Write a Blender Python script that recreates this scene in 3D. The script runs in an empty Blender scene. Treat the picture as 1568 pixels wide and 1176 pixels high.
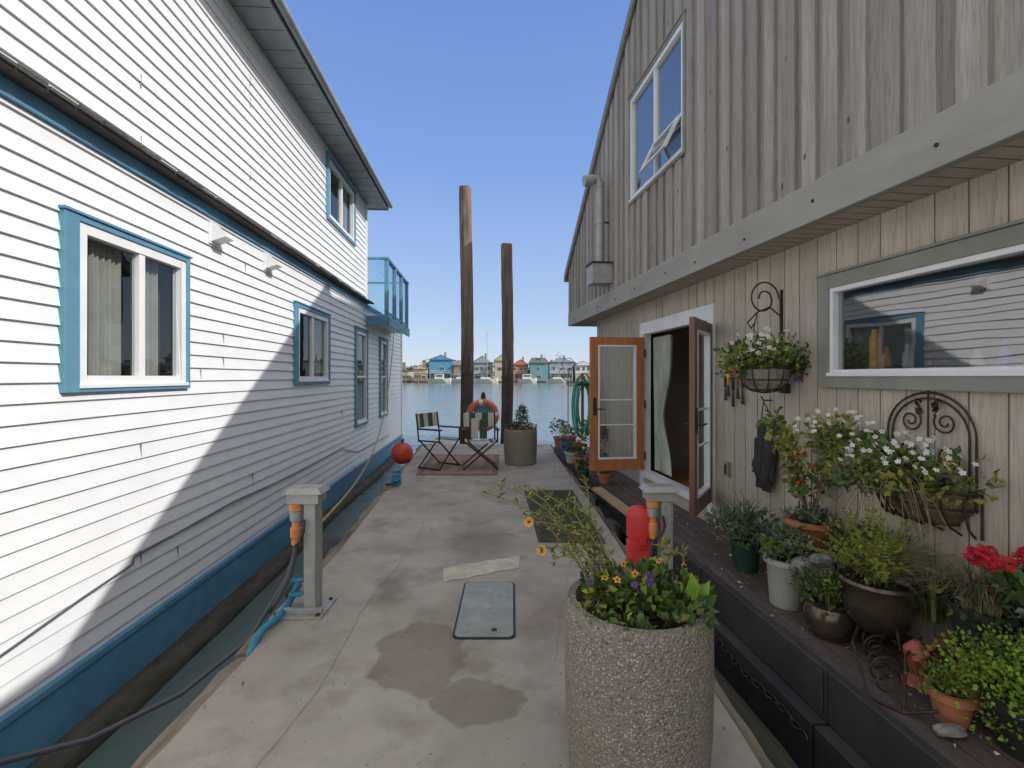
import bpy, bmesh, math, random
from mathutils import Vector, Matrix
R = random.Random(11)
scene = bpy.context.scene

# ------------------------------------------------------------------ materials
def M(name, c1, c2=None, scale=4, rough=.7, bump=0, bscale=60, stretch=(1,1,1), metal=0, island=0,
      dirt=0, dirtcol=(.1,.09,.07), trans=0, kind=None, lo=.35, hi=.65, spec=.5, coat=0):
    m = bpy.data.materials.new(name); m.use_nodes = True
    nt = m.node_tree; N = nt.nodes; L = nt.links
    bs = N['Principled BSDF']
    bs.inputs['Roughness'].default_value = rough
    bs.inputs['Metallic'].default_value = metal
    bs.inputs['Specular IOR Level'].default_value = spec
    if coat: bs.inputs['Coat Weight'].default_value = coat
    tc = N.new('ShaderNodeTexCoord'); mp = N.new('ShaderNodeMapping')
    mp.inputs['Scale'].default_value = stretch
    L.new(tc.outputs['Object'], mp.inputs['Vector'])
    def noise(sc, det=4, src=mp, r=.6):
        n = N.new('ShaderNodeTexNoise'); n.inputs['Scale'].default_value = sc
        n.inputs['Detail'].default_value = det; n.inputs['Roughness'].default_value = r
        L.new(src.outputs[0] if src is mp else tc.outputs['Object'], n.inputs['Vector']); return n
    def mix(fac, a, b, mode='MIX'):
        x = N.new('ShaderNodeMix'); x.data_type = 'RGBA'; x.blend_type = mode
        for s, v in ((0, fac), (6, a), (7, b)):
            if isinstance(v, bpy.types.NodeSocket): L.new(v, x.inputs[s])
            elif s == 0: x.inputs[0].default_value = v
            else: x.inputs[s].default_value = (*v, 1)
        return x.outputs[2]
    def ramp(src, a, b):
        r = N.new('ShaderNodeMapRange'); r.inputs[1].default_value = a; r.inputs[2].default_value = b
        L.new(src, r.inputs[0]); return r.outputs[0]
    c2 = c2 or tuple(x*.82 for x in c1)
    n1 = noise(scale)
    col = mix(ramp(n1.outputs['Fac'], lo, hi), c1, c2)
    hsrc = None
    if kind == 'agg':
        v = N.new('ShaderNodeTexVoronoi'); v.inputs['Scale'].default_value = 105
        L.new(tc.outputs['Object'], v.inputs['Vector'])
        bw = N.new('ShaderNodeSeparateColor'); L.new(v.outputs['Color'], bw.inputs[0])
        peb = mix(bw.outputs[0], (.20,.175,.145), (.60,.55,.48))
        peb = mix(ramp(bw.outputs[1], .72, .78), peb, (.33,.235,.17))
        peb = mix(ramp(bw.outputs[2], .82, .86), peb, (.10,.095,.09))
        edge = ramp(v.outputs['Distance'], .34, .5)
        col = mix(edge, peb, (.23,.205,.175))
        col = mix(ramp(n1.outputs['Fac'], .35, 1.0), col, (.24,.21,.17))
        hsrc = v.outputs['Distance']
    if kind in ('grain','rustic'):
        g = noise(7 if kind=='grain' else 9, 6)
        col = mix(ramp(g.outputs['Fac'], .48, .78), col, tuple(x*.5 for x in c1))
    if kind == 'rustic':
        v = N.new('ShaderNodeTexVoronoi'); v.inputs['Scale'].default_value = 3.2
        mp2 = N.new('ShaderNodeMapping'); mp2.inputs['Scale'].default_value = (1.6,1.6,.9)
        L.new(tc.outputs['Object'], mp2.inputs['Vector']); L.new(mp2.outputs[0], v.inputs['Vector'])
        col = mix(ramp(v.outputs['Distance'], .085, .045), col, (.13,.095,.07))
    if kind == 'dock':
        big = noise(.9, 4)
        col = mix(ramp(big.outputs['Fac'], .42, .62), col, (.345,.31,.265))
        big2 = noise(2.7, 6)
        col = mix(ramp(big2.outputs['Fac'], .50, .72), col, (.26,.222,.18))
        sp = noise(35, 3); col = mix(ramp(sp.outputs['Fac'], .66, .72), col, (.18,.155,.13))
        wob = noise(3.2, 3)
        wm = N.new('ShaderNodeVectorMath'); wm.operation = 'SCALE'; wm.inputs['Scale'].default_value = .28
        L.new(wob.outputs['Color'], wm.inputs[0])
        wa = N.new('ShaderNodeVectorMath'); wa.operation = 'ADD'
        L.new(tc.outputs['Object'], wa.inputs[0]); L.new(wm.outputs[0], wa.inputs[1])
        for (sx, sy, rx, ry, dk, ring) in [(-.50,2.60,.25,.33,.5,1),(-.17,2.24,.24,.16,.5,1),(-.28,4.45,.30,.5,.5,0),(-.84,3.45,.14,.32,.55,0),
                                     (-.28,3.1,.2,.45,.35,0),(.3,3.0,.3,.5,.3,0),(-.05,6.4,.4,.5,.3,0)]:
            sb = N.new('ShaderNodeVectorMath'); sb.operation = 'SUBTRACT'; sb.inputs[1].default_value = (sx+.14, sy+.14, .14)
            L.new(wa.outputs[0], sb.inputs[0])
            ml = N.new('ShaderNodeVectorMath'); ml.operation = 'MULTIPLY'; ml.inputs[1].default_value = (1/rx, 1/ry, 0)
            L.new(sb.outputs[0], ml.inputs[0])
            ln = N.new('ShaderNodeVectorMath'); ln.operation = 'LENGTH'; L.new(ml.outputs[0], ln.inputs[0])
            f = ramp(ln.outputs['Value'], 1.06 if ring else 1.25, .94 if ring else .4)
            mm = N.new('ShaderNodeMath'); mm.operation = 'MULTIPLY'; mm.inputs[1].default_value = dk; L.new(f, mm.inputs[0])
            col = mix(mm.outputs[0], col, (.13,.095,.068))
    if dirt:
        d = noise(1.3, 6, None)
        mm = N.new('ShaderNodeMath'); mm.operation = 'MULTIPLY'; mm.inputs[1].default_value = dirt
        L.new(ramp(d.outputs['Fac'], .5, .75), mm.inputs[0])
        col = mix(mm.outputs[0], col, dirtcol)
    if island:
        ge = N.new('ShaderNodeNewGeometry')
        mr = N.new('ShaderNodeMapRange'); mr.inputs[3].default_value = 1-island; mr.inputs[4].default_value = 1+island*.55
        L.new(ge.outputs['Random Per Island'], mr.inputs[0])
        hs = N.new('ShaderNodeHueSaturation'); L.new(mr.outputs[0], hs.inputs['Value']); L.new(col, hs.inputs['Color'])
        mr2 = N.new('ShaderNodeMapRange'); mr2.inputs[3].default_value = .5-island*.04; mr2.inputs[4].default_value = .5+island*.04
        L.new(ge.outputs['Random Per Island'], mr2.inputs[0]); L.new(mr2.outputs[0], hs.inputs['Hue'])
        col = hs.outputs[0]
    L.new(col, bs.inputs['Base Color'])
    if bump:
        bp = N.new('ShaderNodeBump'); bp.inputs['Strength'].default_value = bump; bp.inputs['Distance'].default_value = .01
        if hsrc:
            iv = N.new('ShaderNodeMath'); iv.operation = 'SUBTRACT'; iv.inputs[0].default_value = 1; L.new(hsrc, iv.inputs[1])
            L.new(iv.outputs[0], bp.inputs['Height'])
        else:
            nb = noise(bscale, 4); L.new(nb.outputs['Fac'], bp.inputs['Height'])
        L.new(bp.outputs[0], bs.inputs['Normal'])
    if trans:
        out = N['Material Output']; tr = N.new('ShaderNodeBsdfTranslucent'); L.new(col, tr.inputs['Color'])
        ms = N.new('ShaderNodeMixShader'); ms.inputs[0].default_value = trans
        L.new(bs.outputs[0], ms.inputs[1]); L.new(tr.outputs[0], ms.inputs[2]); L.new(ms.outputs[0], out.inputs['Surface'])
    return m

def glass(name, r0=.06, tint=(.9,.94,.94)):
    # thin pane: Schlick reflectance from the angle between view and pane, either side
    m = bpy.data.materials.new(name); m.use_nodes = True
    nt = m.node_tree; N = nt.nodes; L = nt.links; N.remove(N['Principled BSDF'])
    ge = N.new('ShaderNodeNewGeometry'); dt = N.new('ShaderNodeVectorMath'); dt.operation = 'DOT_PRODUCT'
    L.new(ge.outputs['Incoming'], dt.inputs[0]); L.new(ge.outputs['True Normal'], dt.inputs[1])
    def ma(op, a, b=None):
        x = N.new('ShaderNodeMath'); x.operation = op
        for i, v in enumerate((a, b)):
            if v is None: continue
            if isinstance(v, (int, float)): x.inputs[i].default_value = v
            else: L.new(v, x.inputs[i])
        return x.outputs[0]
    f = ma('POWER', ma('SUBTRACT', 1, ma('ABSOLUTE', dt.outputs['Value'])), 5)
    f = ma('ADD', ma('MULTIPLY', f, 1-r0), r0)
    t = N.new('ShaderNodeBsdfTransparent'); t.inputs[0].default_value = (*tint, 1)
    g = N.new('ShaderNodeBsdfGlossy'); g.inputs['Roughness'].default_value = .01
    nz = N.new('ShaderNodeTexNoise'); nz.inputs['Scale'].default_value = 1.5
    bp = N.new('ShaderNodeBump'); bp.inputs['Strength'].default_value = .05; bp.inputs['Distance'].default_value = .03
    L.new(nz.outputs[0], bp.inputs['Height']); L.new(bp.outputs[0], g.inputs['Normal'])
    mx = N.new('ShaderNodeMixShader'); L.new(f, mx.inputs[0]); L.new(t.outputs[0], mx.inputs[1]); L.new(g.outputs[0], mx.inputs[2])
    L.new(mx.outputs[0], N['Material Output'].inputs['Surface']); return m

VS = (14,14,.7)
white_siding = M('white_siding', (.80,.815,.83), (.745,.76,.78), 2.5, .45, .06, 40, dirt=.14, dirtcol=(.45,.43,.39), stretch=(1,1,3))
white_vinyl = M('white_vinyl', (.79,.80,.80), (.73,.74,.74), 6, .4, dirt=.06, dirtcol=(.4,.38,.35))
blue_trim = M('blue_paint', (.115,.29,.43), (.09,.235,.36), 5, .55, .15, 50, dirt=.3, dirtcol=(.14,.2,.23))
shingle = M('shingle', (.09,.083,.077), (.05,.047,.045), 25, .9, .5, 90)
fascia_grey = M('fascia_grey', (.26,.30,.325), (.20,.235,.26), 6, .6, dirt=.2)
rustic = M('rustic_boards', (.415,.375,.33), (.315,.28,.243), 1.2, .85, .6, 5, stretch=VS, island=.2, kind='rustic')
beige = M('beige_boards', (.55,.485,.405), (.485,.425,.35), 1.2, .75, .3, 5, stretch=VS, island=.09, kind='grain', dirt=.15, dirtcol=(.33,.285,.23))
beige_dk = M('groove_wood', (.12,.10,.08), None, 5, .9)
beam_m = M('beam_grey_green', (.37,.36,.315), (.31,.30,.26), 1.5, .75, .35, 8, stretch=(3,.6,3), dirt=.4, dirtcol=(.23,.205,.17))
trim_green = M('trim_green', (.275,.275,.23), (.22,.22,.185), 4, .7, .2, 20, dirt=.2)
soffit_m = M('soffit', (.50,.435,.36), (.43,.37,.305), 8, .8, dirt=.15)
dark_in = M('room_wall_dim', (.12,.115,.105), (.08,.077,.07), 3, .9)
curtain = M('curtain', (.50,.475,.42), (.40,.38,.335), 6, .9, trans=.25)
curtain_g = M('curtain_green', (.60,.62,.54), (.34,.40,.34), 5, .9, trans=.2, stretch=(1,1,.5))
floor_in = M('floor_inside', (.28,.16,.08), None, 6, .4)
concrete = M('dock_concrete', (.455,.41,.355), (.40,.358,.307), 6, .85, .4, 90, kind='dock')
sun_splash_m = M('painted_sun_splash', (.60,.535,.42), (.46,.41,.335), 9, .85, lo=.38, hi=.62)  # reflected sunlight on the dock, painted as a pale colour
crack_m = M('crack', (.17,.145,.12), None, 14, .9)
timber = M('weathered_timber', (.33,.27,.205), (.16,.13,.095), 2, .95, .9, 8, stretch=(6,1,6), island=.25, dirt=.4, dirtcol=(.12,.12,.05))
log_m = M('wet_log', (.085,.072,.05), (.04,.042,.025), 3, .8, .9, 8, stretch=(4,1,4))
pile_m = M('piling_wood', (.27,.185,.135), (.11,.083,.067), 2.5, .9, 1, 6, stretch=(5,5,.5), dirt=.5, dirtcol=(.08,.068,.06))
pile_wet = M('piling_wet', (.10,.082,.07), (.05,.043,.037), 6, .8, .8, 20)
float_blk = M('float_black', (.033,.033,.034), (.052,.05,.05), 4, .6, .2, 30, dirt=.5, dirtcol=(.10,.09,.075))
deck_m = M('deck_boards', (.13,.092,.083), (.077,.057,.052), 3, .8, .5, 10, stretch=(5,.5,5), island=.15, dirt=.3, dirtcol=(.20,.17,.135))
agg = M('exposed_aggregate', (.3,.28,.25), None, 3, .85, .8, kind='agg')
soil = M('soil', (.035,.025,.018), (.07,.05,.035), 30, 1, .8, 60)
galv = M('galvanised', (.43,.43,.41), (.345,.345,.325), 14, .5, .1, metal=.3, dirt=.35, dirtcol=(.27,.21,.15))
hatch_m = M('hatch_plate', (.37,.395,.355), (.28,.30,.27), 8, .6, .3, 120, metal=.1, dirt=.7, dirtcol=(.22,.19,.15))
metal_dk = M('dark_metal', (.03,.03,.03), (.05,.045,.04), 20, .5, metal=.4)
iron = M('wrought_iron', (.035,.027,.022), (.07,.042,.028), 20, .6, metal=.3)
orange_pl = M('orange_plug', (.70,.28,.09), (.55,.21,.07), 10, .45)
red_pl = M('red_plastic', (.64,.04,.035), (.54,.035,.03), 6, .4, dirt=.1)
ring_o = M('ring_orange', (.74,.17,.08), (.64,.13,.06), 6, .6)
rope_blue = M('rope_blue', (.06,.30,.44), (.04,.2,.32), 30, .8, .6, 120)
rope_yel = M('rope_yellow', (.40,.35,.16), (.28,.25,.11), 30, .8, .6, 120)
hose_dk = M('hose_dark', (.085,.09,.105), None, 6, .5)
hose_gr = M('hose_green', (.07,.38,.27), (.05,.27,.19), 6, .45)
wood_or = M('door_cedar', (.50,.19,.07), (.37,.13,.045), 2, .45, .2, 10, stretch=(10,10,.8), kind='grain')
wood_dk = M('door_dark', (.22,.10,.062), (.135,.065,.042), 2, .4, .2, 10, stretch=(10,10,.8))
canvas = M('canvas', (.58,.55,.47), (.5,.47,.4), 8, .9, .2, 200)
canvas_g = M('canvas_green', (.045,.10,.07), None, 8, .9)
rug_m = M('rug', (.38,.25,.185), (.26,.17,.13), 16, .95, .5, 150)
rug_b = M('rug_border', (.17,.085,.065), (.28,.18,.125), 30, .95, .4, 150)
mat_m = M('doormat', (.05,.052,.036), (.09,.092,.06), 18, 1, .8, 200, dirt=.35, dirtcol=(.16,.145,.1))
terra = M('terracotta', (.48,.18,.085), (.37,.145,.07), 8, .8, .2, 40, dirt=.25, dirtcol=(.36,.28,.2))
glaze = M('glazed_bronze', (.12,.09,.065), (.06,.05,.04), 8, .22, .2, 20, metal=.5, coat=.3)
pot_grn = M('pot_green', (.03,.08,.05), (.02,.05,.035), 8, .5)
pot_wht = M('pot_grey', (.43,.43,.41), (.34,.34,.32), 5, .6, dirt=.4, dirtcol=(.22,.19,.15))
pot_blk = M('pot_black', (.03,.03,.03), None, 5, .5)
rock_m = M('rock', (.32,.31,.29), (.14,.135,.125), 9, .9, 1, 15)
leafA = M('leaf_green', (.15,.24,.05), (.085,.15,.032), 6, .55, island=.5, trans=.3)
leafB = M('leaf_dark', (.078,.135,.04), (.047,.09,.028), 6, .5, island=.5, trans=.25)
leafC = M('leaf_lime', (.34,.49,.055), (.23,.36,.04), 6, .6, island=.4, trans=.35)
leafD = M('leaf_grey', (.19,.24,.18), (.12,.16,.125), 6, .6, island=.4, trans=.2)
leafY = M('leaf_yellowish', (.40,.40,.09), (.27,.29,.065), 6, .6, island=.4, trans=.35)
dry_m = M('dry_grass', (.31,.225,.135), (.18,.13,.085), 6, .8, island=.5)
stem_m = M('stem', (.19,.2,.06), (.2,.15,.07), 6, .7)
fl_white = M('petal_white', (.82,.82,.78), (.74,.75,.66), 6, .6, trans=.2)
fl_yel = M('petal_yellow', (.80,.48,.07), (.74,.36,.04), 6, .6, trans=.2)
fl_red = M('petal_red', (.66,.015,.05), (.48,.01,.03), 6, .6, island=.3, trans=.2)
fl_pur = M('petal_purple', (.16,.05,.47), (.11,.035,.35), 6, .6, island=.3, trans=.2)
fl_pink = M('petal_pink', (.55,.05,.32), None, 6, .6, trans=.2)
fl_eye = M('flower_eye', (.14,.06,.015), None, 6, .8)
win_glass = glass('window_glass', .08, (.8,.86,.87)); rail_glass = glass('rail_glass', .04, (.82,.92,.94)); door_glass = glass('door_glass', .05)
win_glass2 = glass('window_glass_reflective', .30, (.8,.86,.86)); win_glass3 = glass('window_glass_sky', .42, (.7,.78,.8))
black_cloth = M('black_rubber', (.03,.03,.032), None, 6, .7, .3, 40)
red_metal = M('red_metal', (.40,.1,.075), (.27,.07,.055), 10, .5)
blue_obj = M('blue_plastic', (.06,.17,.40), None, 6, .4)
room_w = M('room_wall', (.26,.22,.18), None, 4, .9)
plank_y = M('plank_yellow', (.44,.31,.18), None, 4, .8, .3, 20)
end_gr = M('end_grain', (.25,.19,.12), None, 20, .9)

# ------------------------------------------------------------------ builder
class B:
    def __init__(s, xf=None): s.v=[]; s.f=[]; s.m=[]; s.mats=[]; s.xf=xf
    def mi(s, mat):
        if mat not in s.mats: s.mats.append(mat)
        return s.mats.index(mat)
    def add(s, vs, fs, mat, raw=False):
        o=len(s.v); i=s.mi(mat)
        for p in vs: s.v.append(tuple(p) if (raw or not s.xf) else tuple(s.xf(*p)))
        for f in fs: s.f.append(tuple(o+k for k in f)); s.m.append(i)
    def box(s, a0,a1,b0,b1,c0,c1, mat):
        vs=[(a,b,c) for a in (a0,a1) for b in (b0,b1) for c in (c0,c1)]
        s.add(vs, [(0,1,3,2),(4,6,7,5),(0,4,5,1),(2,3,7,6),(0,2,6,4),(1,5,7,3)], mat)
    def tube(s, pts, r, mat, seg=7, closed=False):
        P=[Vector(s.xf(*p)) if s.xf else Vector(p) for p in pts]; n=len(P); vs=[]; fs=[]
        prev=None
        for i,p in enumerate(P):
            if closed: t=P[(i+1)%n]-P[i-1]
            else: t=P[min(i+1,n-1)]-P[max(i-1,0)]
            if t.length<1e-9: t=Vector((0,0,1))
            t.normalize()
            if prev is None:
                u=t.cross(Vector((0,0,1)));
                if u.length<.1: u=t.cross(Vector((1,0,0)))
            else: u=prev-t*prev.dot(t)
            u.normalize(); prev=u; w=t.cross(u)
            rr=r[i] if isinstance(r,(list,tuple)) else r
            for k in range(seg):
                a=2*math.pi*k/seg; vs.append(p+u*(rr*math.cos(a))+w*(rr*math.sin(a)))
        for i in range(n if closed else n-1):
            j=(i+1)%n
            for k in range(seg): fs.append((i*seg+k,i*seg+(k+1)%seg,j*seg+(k+1)%seg,j*seg+k))
        if not closed: fs+= [tuple(range(seg)), tuple(range(n*seg-1,(n-1)*seg-1,-1))]
        s.add(vs, fs, mat, raw=True)
    def lathe(s, c, prof, mat, seg=28):
        vs=[]; fs=[]; n=len(prof); x,y,z=c
        for r,h in prof:
            for k in range(seg):
                a=2*math.pi*k/seg; vs.append((x+r*math.cos(a),y+r*math.sin(a),z+h))
        for i in range(n-1):
            for k in range(seg): fs.append((i*seg+k,i*seg+(k+1)%seg,(i+1)*seg+(k+1)%seg,(i+1)*seg+k))
        fs+= [tuple(range(seg)), tuple(range(n*seg-1,(n-1)*seg-1,-1))]
        s.add(vs, fs, mat)
    def ball(s, c, r, mat, seg=14, sc=(1,1,1), jit=0):
        vs=[];fs=[];n=seg//2
        for i in range(n+1):
            t=math.pi*i/n
            for k in range(seg):
                a=2*math.pi*k/seg; q=r*(1+jit*R.uniform(-1,1)) if 0<i<n else r
                vs.append((c[0]+q*sc[0]*math.sin(t)*math.cos(a),c[1]+q*sc[1]*math.sin(t)*math.sin(a),c[2]+q*sc[2]*math.cos(t)))
        for i in range(n):
            for k in range(seg): fs.append((i*seg+k,i*seg+(k+1)%seg,(i+1)*seg+(k+1)%seg,(i+1)*seg+k))
        s.add(vs,fs,mat)
    def obj(s, name, parent=None, smooth=False, bevel=0, recalc=True):
        me=bpy.data.meshes.new(name); me.from_pydata(s.v,[],s.f); me.update()
        for m in s.mats: me.materials.append(m)
        me.polygons.foreach_set('material_index', s.m)
        if recalc:
            bm=bmesh.new(); bm.from_mesh(me)
            if smooth or bevel: bmesh.ops.remove_doubles(bm, verts=bm.verts, dist=1e-5)
            bmesh.ops.recalc_face_normals(bm, faces=bm.faces); bm.to_mesh(me); bm.free()
        if smooth:
            me.polygons.foreach_set('use_smooth',[True]*len(me.polygons))
            try: me.set_sharp_from_angle(angle=math.radians(38))
            except Exception: pass
        o=bpy.data.objects.new(name, me); scene.collection.objects.link(o)
        if parent: o.parent=parent
        if bevel:
            bv=o.modifiers.new('bevel','BEVEL'); bv.width=bevel; bv.segments=2; bv.limit_method='ANGLE'
        return o
def E(name):
    o=bpy.data.objects.new(name,None); scene.collection.objects.link(o); o.empty_display_size=.2; return o

def rv():
    while True:
        v=Vector((R.uniform(-1,1),R.uniform(-1,1),R.uniform(-1,1)))
        if .05<v.length<1: return v
def leaf(b, p, d, size, w, mat):
    d=d.normalized(); s=d.cross(rv())
    if s.length<1e-3: s=Vector((1,0,0))
    s.normalize(); nrm=d.cross(s)
    m=p+d*size*.45
    b.add([p, m+s*w*size+nrm*size*.1, p+d*size-nrm*size*.1, m-s*w*size+nrm*size*.1, m-nrm*size*.02],[(0,4,1),(4,2,1),(0,3,4),(4,3,2)],mat,raw=True)
def leaves(b, c, rad, n, size, mats, up=.4, w=.3, shell=.5):
    c=Vector(c)
    for i in range(n):
        v=rv(); l=v.length; v=v.normalized()*(l**shell)
        p=c+Vector((v.x*rad[0],v.y*rad[1],v.z*rad[2]))
        d=v+rv()*.8+Vector((0,0,up))
        leaf(b,p,d,size*R.uniform(.6,1.3),w,R.choice(mats))
def clumps(b, c, rad, k, n, size, mats, **kw):
    for i in range(k):
        v=rv(); q=R.uniform(.25,.5)
        cc=(c[0]+v.x*rad[0]*.8,c[1]+v.y*rad[1]*.8,c[2]+v.z*rad[2]*.8)
        leaves(b,cc,(rad[0]*q,rad[1]*q,rad[2]*q),n,size,[R.choice(mats),R.choice(mats)],**kw)
def stem(b, p, d, ln, r, mat, droop=.3, n=6):
    pts=[]; p=Vector(p); d=Vector(d).normalized()
    for i in range(n+1):
        t=i/n; pts.append(p+d*ln*t+Vector((0,0,-droop*ln*t*t)))
    b.tube(pts,[r*(1-.7*i/n) for i in range(n+1)],mat,4); return pts
def flower(b, p, r, mat, eye=None, n=6, d=None):
    p=Vector(p); d=(d or (rv()*.7+Vector((-.3,-.7,.7)))).normalized()
    u=d.cross(Vector((.3,.2,1))).normalized(); w=d.cross(u)
    for i in range(n):
        a=2*math.pi*i/n; e=u*math.cos(a)+w*math.sin(a); s=u*-math.sin(a)+w*math.cos(a)
        b.add([p,p+e*r*.6+s*r*.35+d*r*.15,p+e*r+d*r*.05,p+e*r*.6-s*r*.35+d*r*.15],[(0,1,2,3)],mat,raw=True)
    if eye:
        xf=b.xf; b.xf=None; b.ball(p+d*r*.1,r*.27,eye,6); b.xf=xf
def blades(b, c, n, h, spread, mats, w=.006, droop=.5, r0=.05):
    for i in range(n):
        a=R.uniform(0,6.28); s=R.uniform(.2,1)*spread; hh=h*R.uniform(.6,1.1)
        base=Vector(c)+Vector((math.cos(a)*r0*R.random(),math.sin(a)*r0*R.random(),0)); out=Vector((math.cos(a),math.sin(a),0)); sd=Vector((-out.y,out.x,0))
        vs=[];fs=[];K=5
        for k in range(K+1):
            t=k/K; p=base+out*s*t*t+Vector((0,0,hh*(t-droop*t*t*t)))
            ww=w*(1-t*.9); vs+=[p-sd*ww,p+sd*ww]
        for k in range(K): fs.append((2*k,2*k+1,2*k+3,2*k+2))
        b.add(vs,fs,R.choice(mats),raw=True)
def fern(b, c, n, ln, mats, up=1.0, ls=.05):
    for i in range(n):
        a=R.uniform(0,6.28); d=Vector((math.cos(a),math.sin(a),R.uniform(.4,1.8)*up)); m=R.choice(mats)
        pts=stem(b,c,d,ln*R.uniform(.6,1.1),.003,stem_m,droop=R.uniform(.2,.6),n=9)
        for k in range(1,len(pts)-1):
            t=(pts[k+1]-pts[k]).normalized(); s=t.cross(Vector((0,0,1))).normalized()
            for sg in (-1,1):
                for q in (0,.5):
                    leaf(b,pts[k].lerp(pts[k+1],q),s*sg+t*.5+rv()*.25,ls*(1.15-k/len(pts)),.2,m)
def pot(b, c, r, h, mat, taper=.72, rim=.012, seg=28):
    b.lathe(c,[(r*taper*.98,0),(r*taper,.005),(r*.94,h-.04),(r*.96,h-.035),(r+rim,h-.03),(r+rim,h),(r-.01,h),(r-.015,h-.03),(.01,h-.03)],mat,seg)
    b.lathe(c,[(.01,h-.028),(r-.017,h-.026)],soil,seg)

# ------------------------------------------------------------------ sun, sky
S=Vector((1,-.45,.79)).normalized()
sun=bpy.data.lights.new('sun','SUN'); sun.energy=3.9; sun.angle=math.radians(.5); sun.color=(1,.955,.90)
so=bpy.data.objects.new('sun',sun); scene.collection.objects.link(so); so.rotation_euler=S.to_track_quat('Z','Y').to_euler(); so.location=(20,-10,20)
w=bpy.data.worlds.new('World'); scene.world=w; w.use_nodes=True
nt=w.node_tree; WN=nt.nodes; WL=nt.links; bg=WN['Background']; sk=WN.new('ShaderNodeTexSky'); sk.sky_type='NISHITA'; sk.sun_disc=False
sk.sun_elevation=math.asin(S.z); sk.sun_rotation=math.atan2(S.x,S.y); sk.air_density=1.0; sk.dust_density=.5; sk.ozone_density=1.5
# summer haze: pale at the horizon, blue higher up, whiter and brighter on the sun's side of the sky
tc=WN.new('ShaderNodeTexCoord'); sx=WN.new('ShaderNodeSeparateXYZ'); WL.new(tc.outputs['Generated'],sx.inputs[0])
cr=WN.new('ShaderNodeValToRGB'); WL.new(sx.outputs['Z'],cr.inputs[0])
g=.15
cr.color_ramp.elements[0].position=0; cr.color_ramp.elements[0].color=(.58,.66,.77,1)
cr.color_ramp.elements[1].position=1; cr.color_ramp.elements[1].color=(.52,.56,.64,1)  # zenith out of view, paled as neutral fill for the shaded parts
for p_,c_ in ((.12,(.40,.54,.80)),(.38,(.215,.37,.77)),(.62,(.15,.275,.66)),(.8,(.38,.43,.58))):
    e=cr.color_ramp.elements.new(p_); e.color=(*c_,1)
dt=WN.new('ShaderNodeVectorMath'); dt.operation='DOT_PRODUCT'; dt.inputs[1].default_value=tuple(S); WL.new(tc.outputs['Generated'],dt.inputs[0])
mr=WN.new('ShaderNodeMapRange'); mr.interpolation_type='SMOOTHSTEP'; mr.inputs[1].default_value=.2; mr.inputs[2].default_value=.9; WL.new(dt.outputs['Value'],mr.inputs[0])
hz=WN.new('ShaderNodeMix'); hz.data_type='RGBA'; WL.new(mr.outputs[0],hz.inputs[0]); WL.new(cr.outputs[0],hz.inputs[6]); hz.inputs[7].default_value=(1.5,1.45,1.38,1)
# unseen sky behind the viewer, set pale grey-white as added fill light
mr2=WN.new('ShaderNodeMapRange'); mr2.interpolation_type='SMOOTHSTEP'; mr2.inputs[1].default_value=.1; mr2.inputs[2].default_value=-.6; WL.new(sx.outputs['Y'],mr2.inputs[0])
back_fill=WN.new('ShaderNodeMix'); back_fill.data_type='RGBA'; WL.new(mr2.outputs[0],back_fill.inputs[0]); WL.new(hz.outputs[2],back_fill.inputs[6]); back_fill.inputs[7].default_value=(.94,.94,.94,1)
sc=WN.new('ShaderNodeVectorMath'); sc.operation='SCALE'; sc.inputs['Scale'].default_value=1.12/g; WL.new(back_fill.outputs[2],sc.inputs[0])
mx=WN.new('ShaderNodeMix'); mx.data_type='RGBA'; mx.inputs[0].default_value=.8
WL.new(sk.outputs[0],mx.inputs[6]); WL.new(sc.outputs[0],mx.inputs[7])
WL.new(mx.outputs[2],bg.inputs[0]); bg.inputs[1].default_value=g
scene.view_settings.view_transform='Standard'; scene.view_settings.look='None'; scene.view_settings.exposure=0

cam=bpy.data.cameras.new('camera'); co=bpy.data.objects.new('camera',cam); scene.collection.objects.link(co)
co.location=(0,0,1.5); co.rotation_euler=(math.radians(90),0,0); cam.sensor_width=36; cam.lens=17.0; cam.shift_y=-.007
cam.clip_end=6000; cam.clip_start=.05; scene.camera=co

# ------------------------------------------------------------------ river
wm=bpy.data.materials.new('river_water'); wm.use_nodes=True; N=wm.node_tree.nodes; L=wm.node_tree.links
bs=N['Principled BSDF']; bs.inputs['Base Color'].default_value=(.11,.145,.135,1); bs.inputs['Roughness'].default_value=.14; bs.inputs['IOR'].default_value=1.33
tc=N.new('ShaderNodeTexCoord'); hh=None
for sc_,st in ((1.2,(1,.6,1)),(7,(1,.7,1))):
    mp=N.new('ShaderNodeMapping'); mp.inputs['Scale'].default_value=st; L.new(tc.outputs['Object'],mp.inputs[0])
    nz=N.new('ShaderNodeTexNoise'); nz.inputs['Scale'].default_value=sc_; nz.inputs['Detail'].default_value=4; L.new(mp.outputs[0],nz.inputs[0])
    if hh is None: hh=nz.outputs[0]
    else:
        ma=N.new('ShaderNodeMath'); ma.operation='MULTIPLY_ADD'; ma.inputs[1].default_value=.2; L.new(nz.outputs[0],ma.inputs[0]); L.new(hh,ma.inputs[2]); hh=ma.outputs[0]
bp=N.new('ShaderNodeBump'); bp.inputs['Strength'].default_value=.5; bp.inputs['Distance'].default_value=.12; L.new(hh,bp.inputs['Height']); L.new(bp.outputs[0],bs.inputs['Normal'])
b=B(); b.add([(-3000,-3000,-.55),(3000,-3000,-.55),(3000,3500,-.55),(-3000,3500,-.55)],[(0,1,2,3)],wm); b.obj('river_water')

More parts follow.
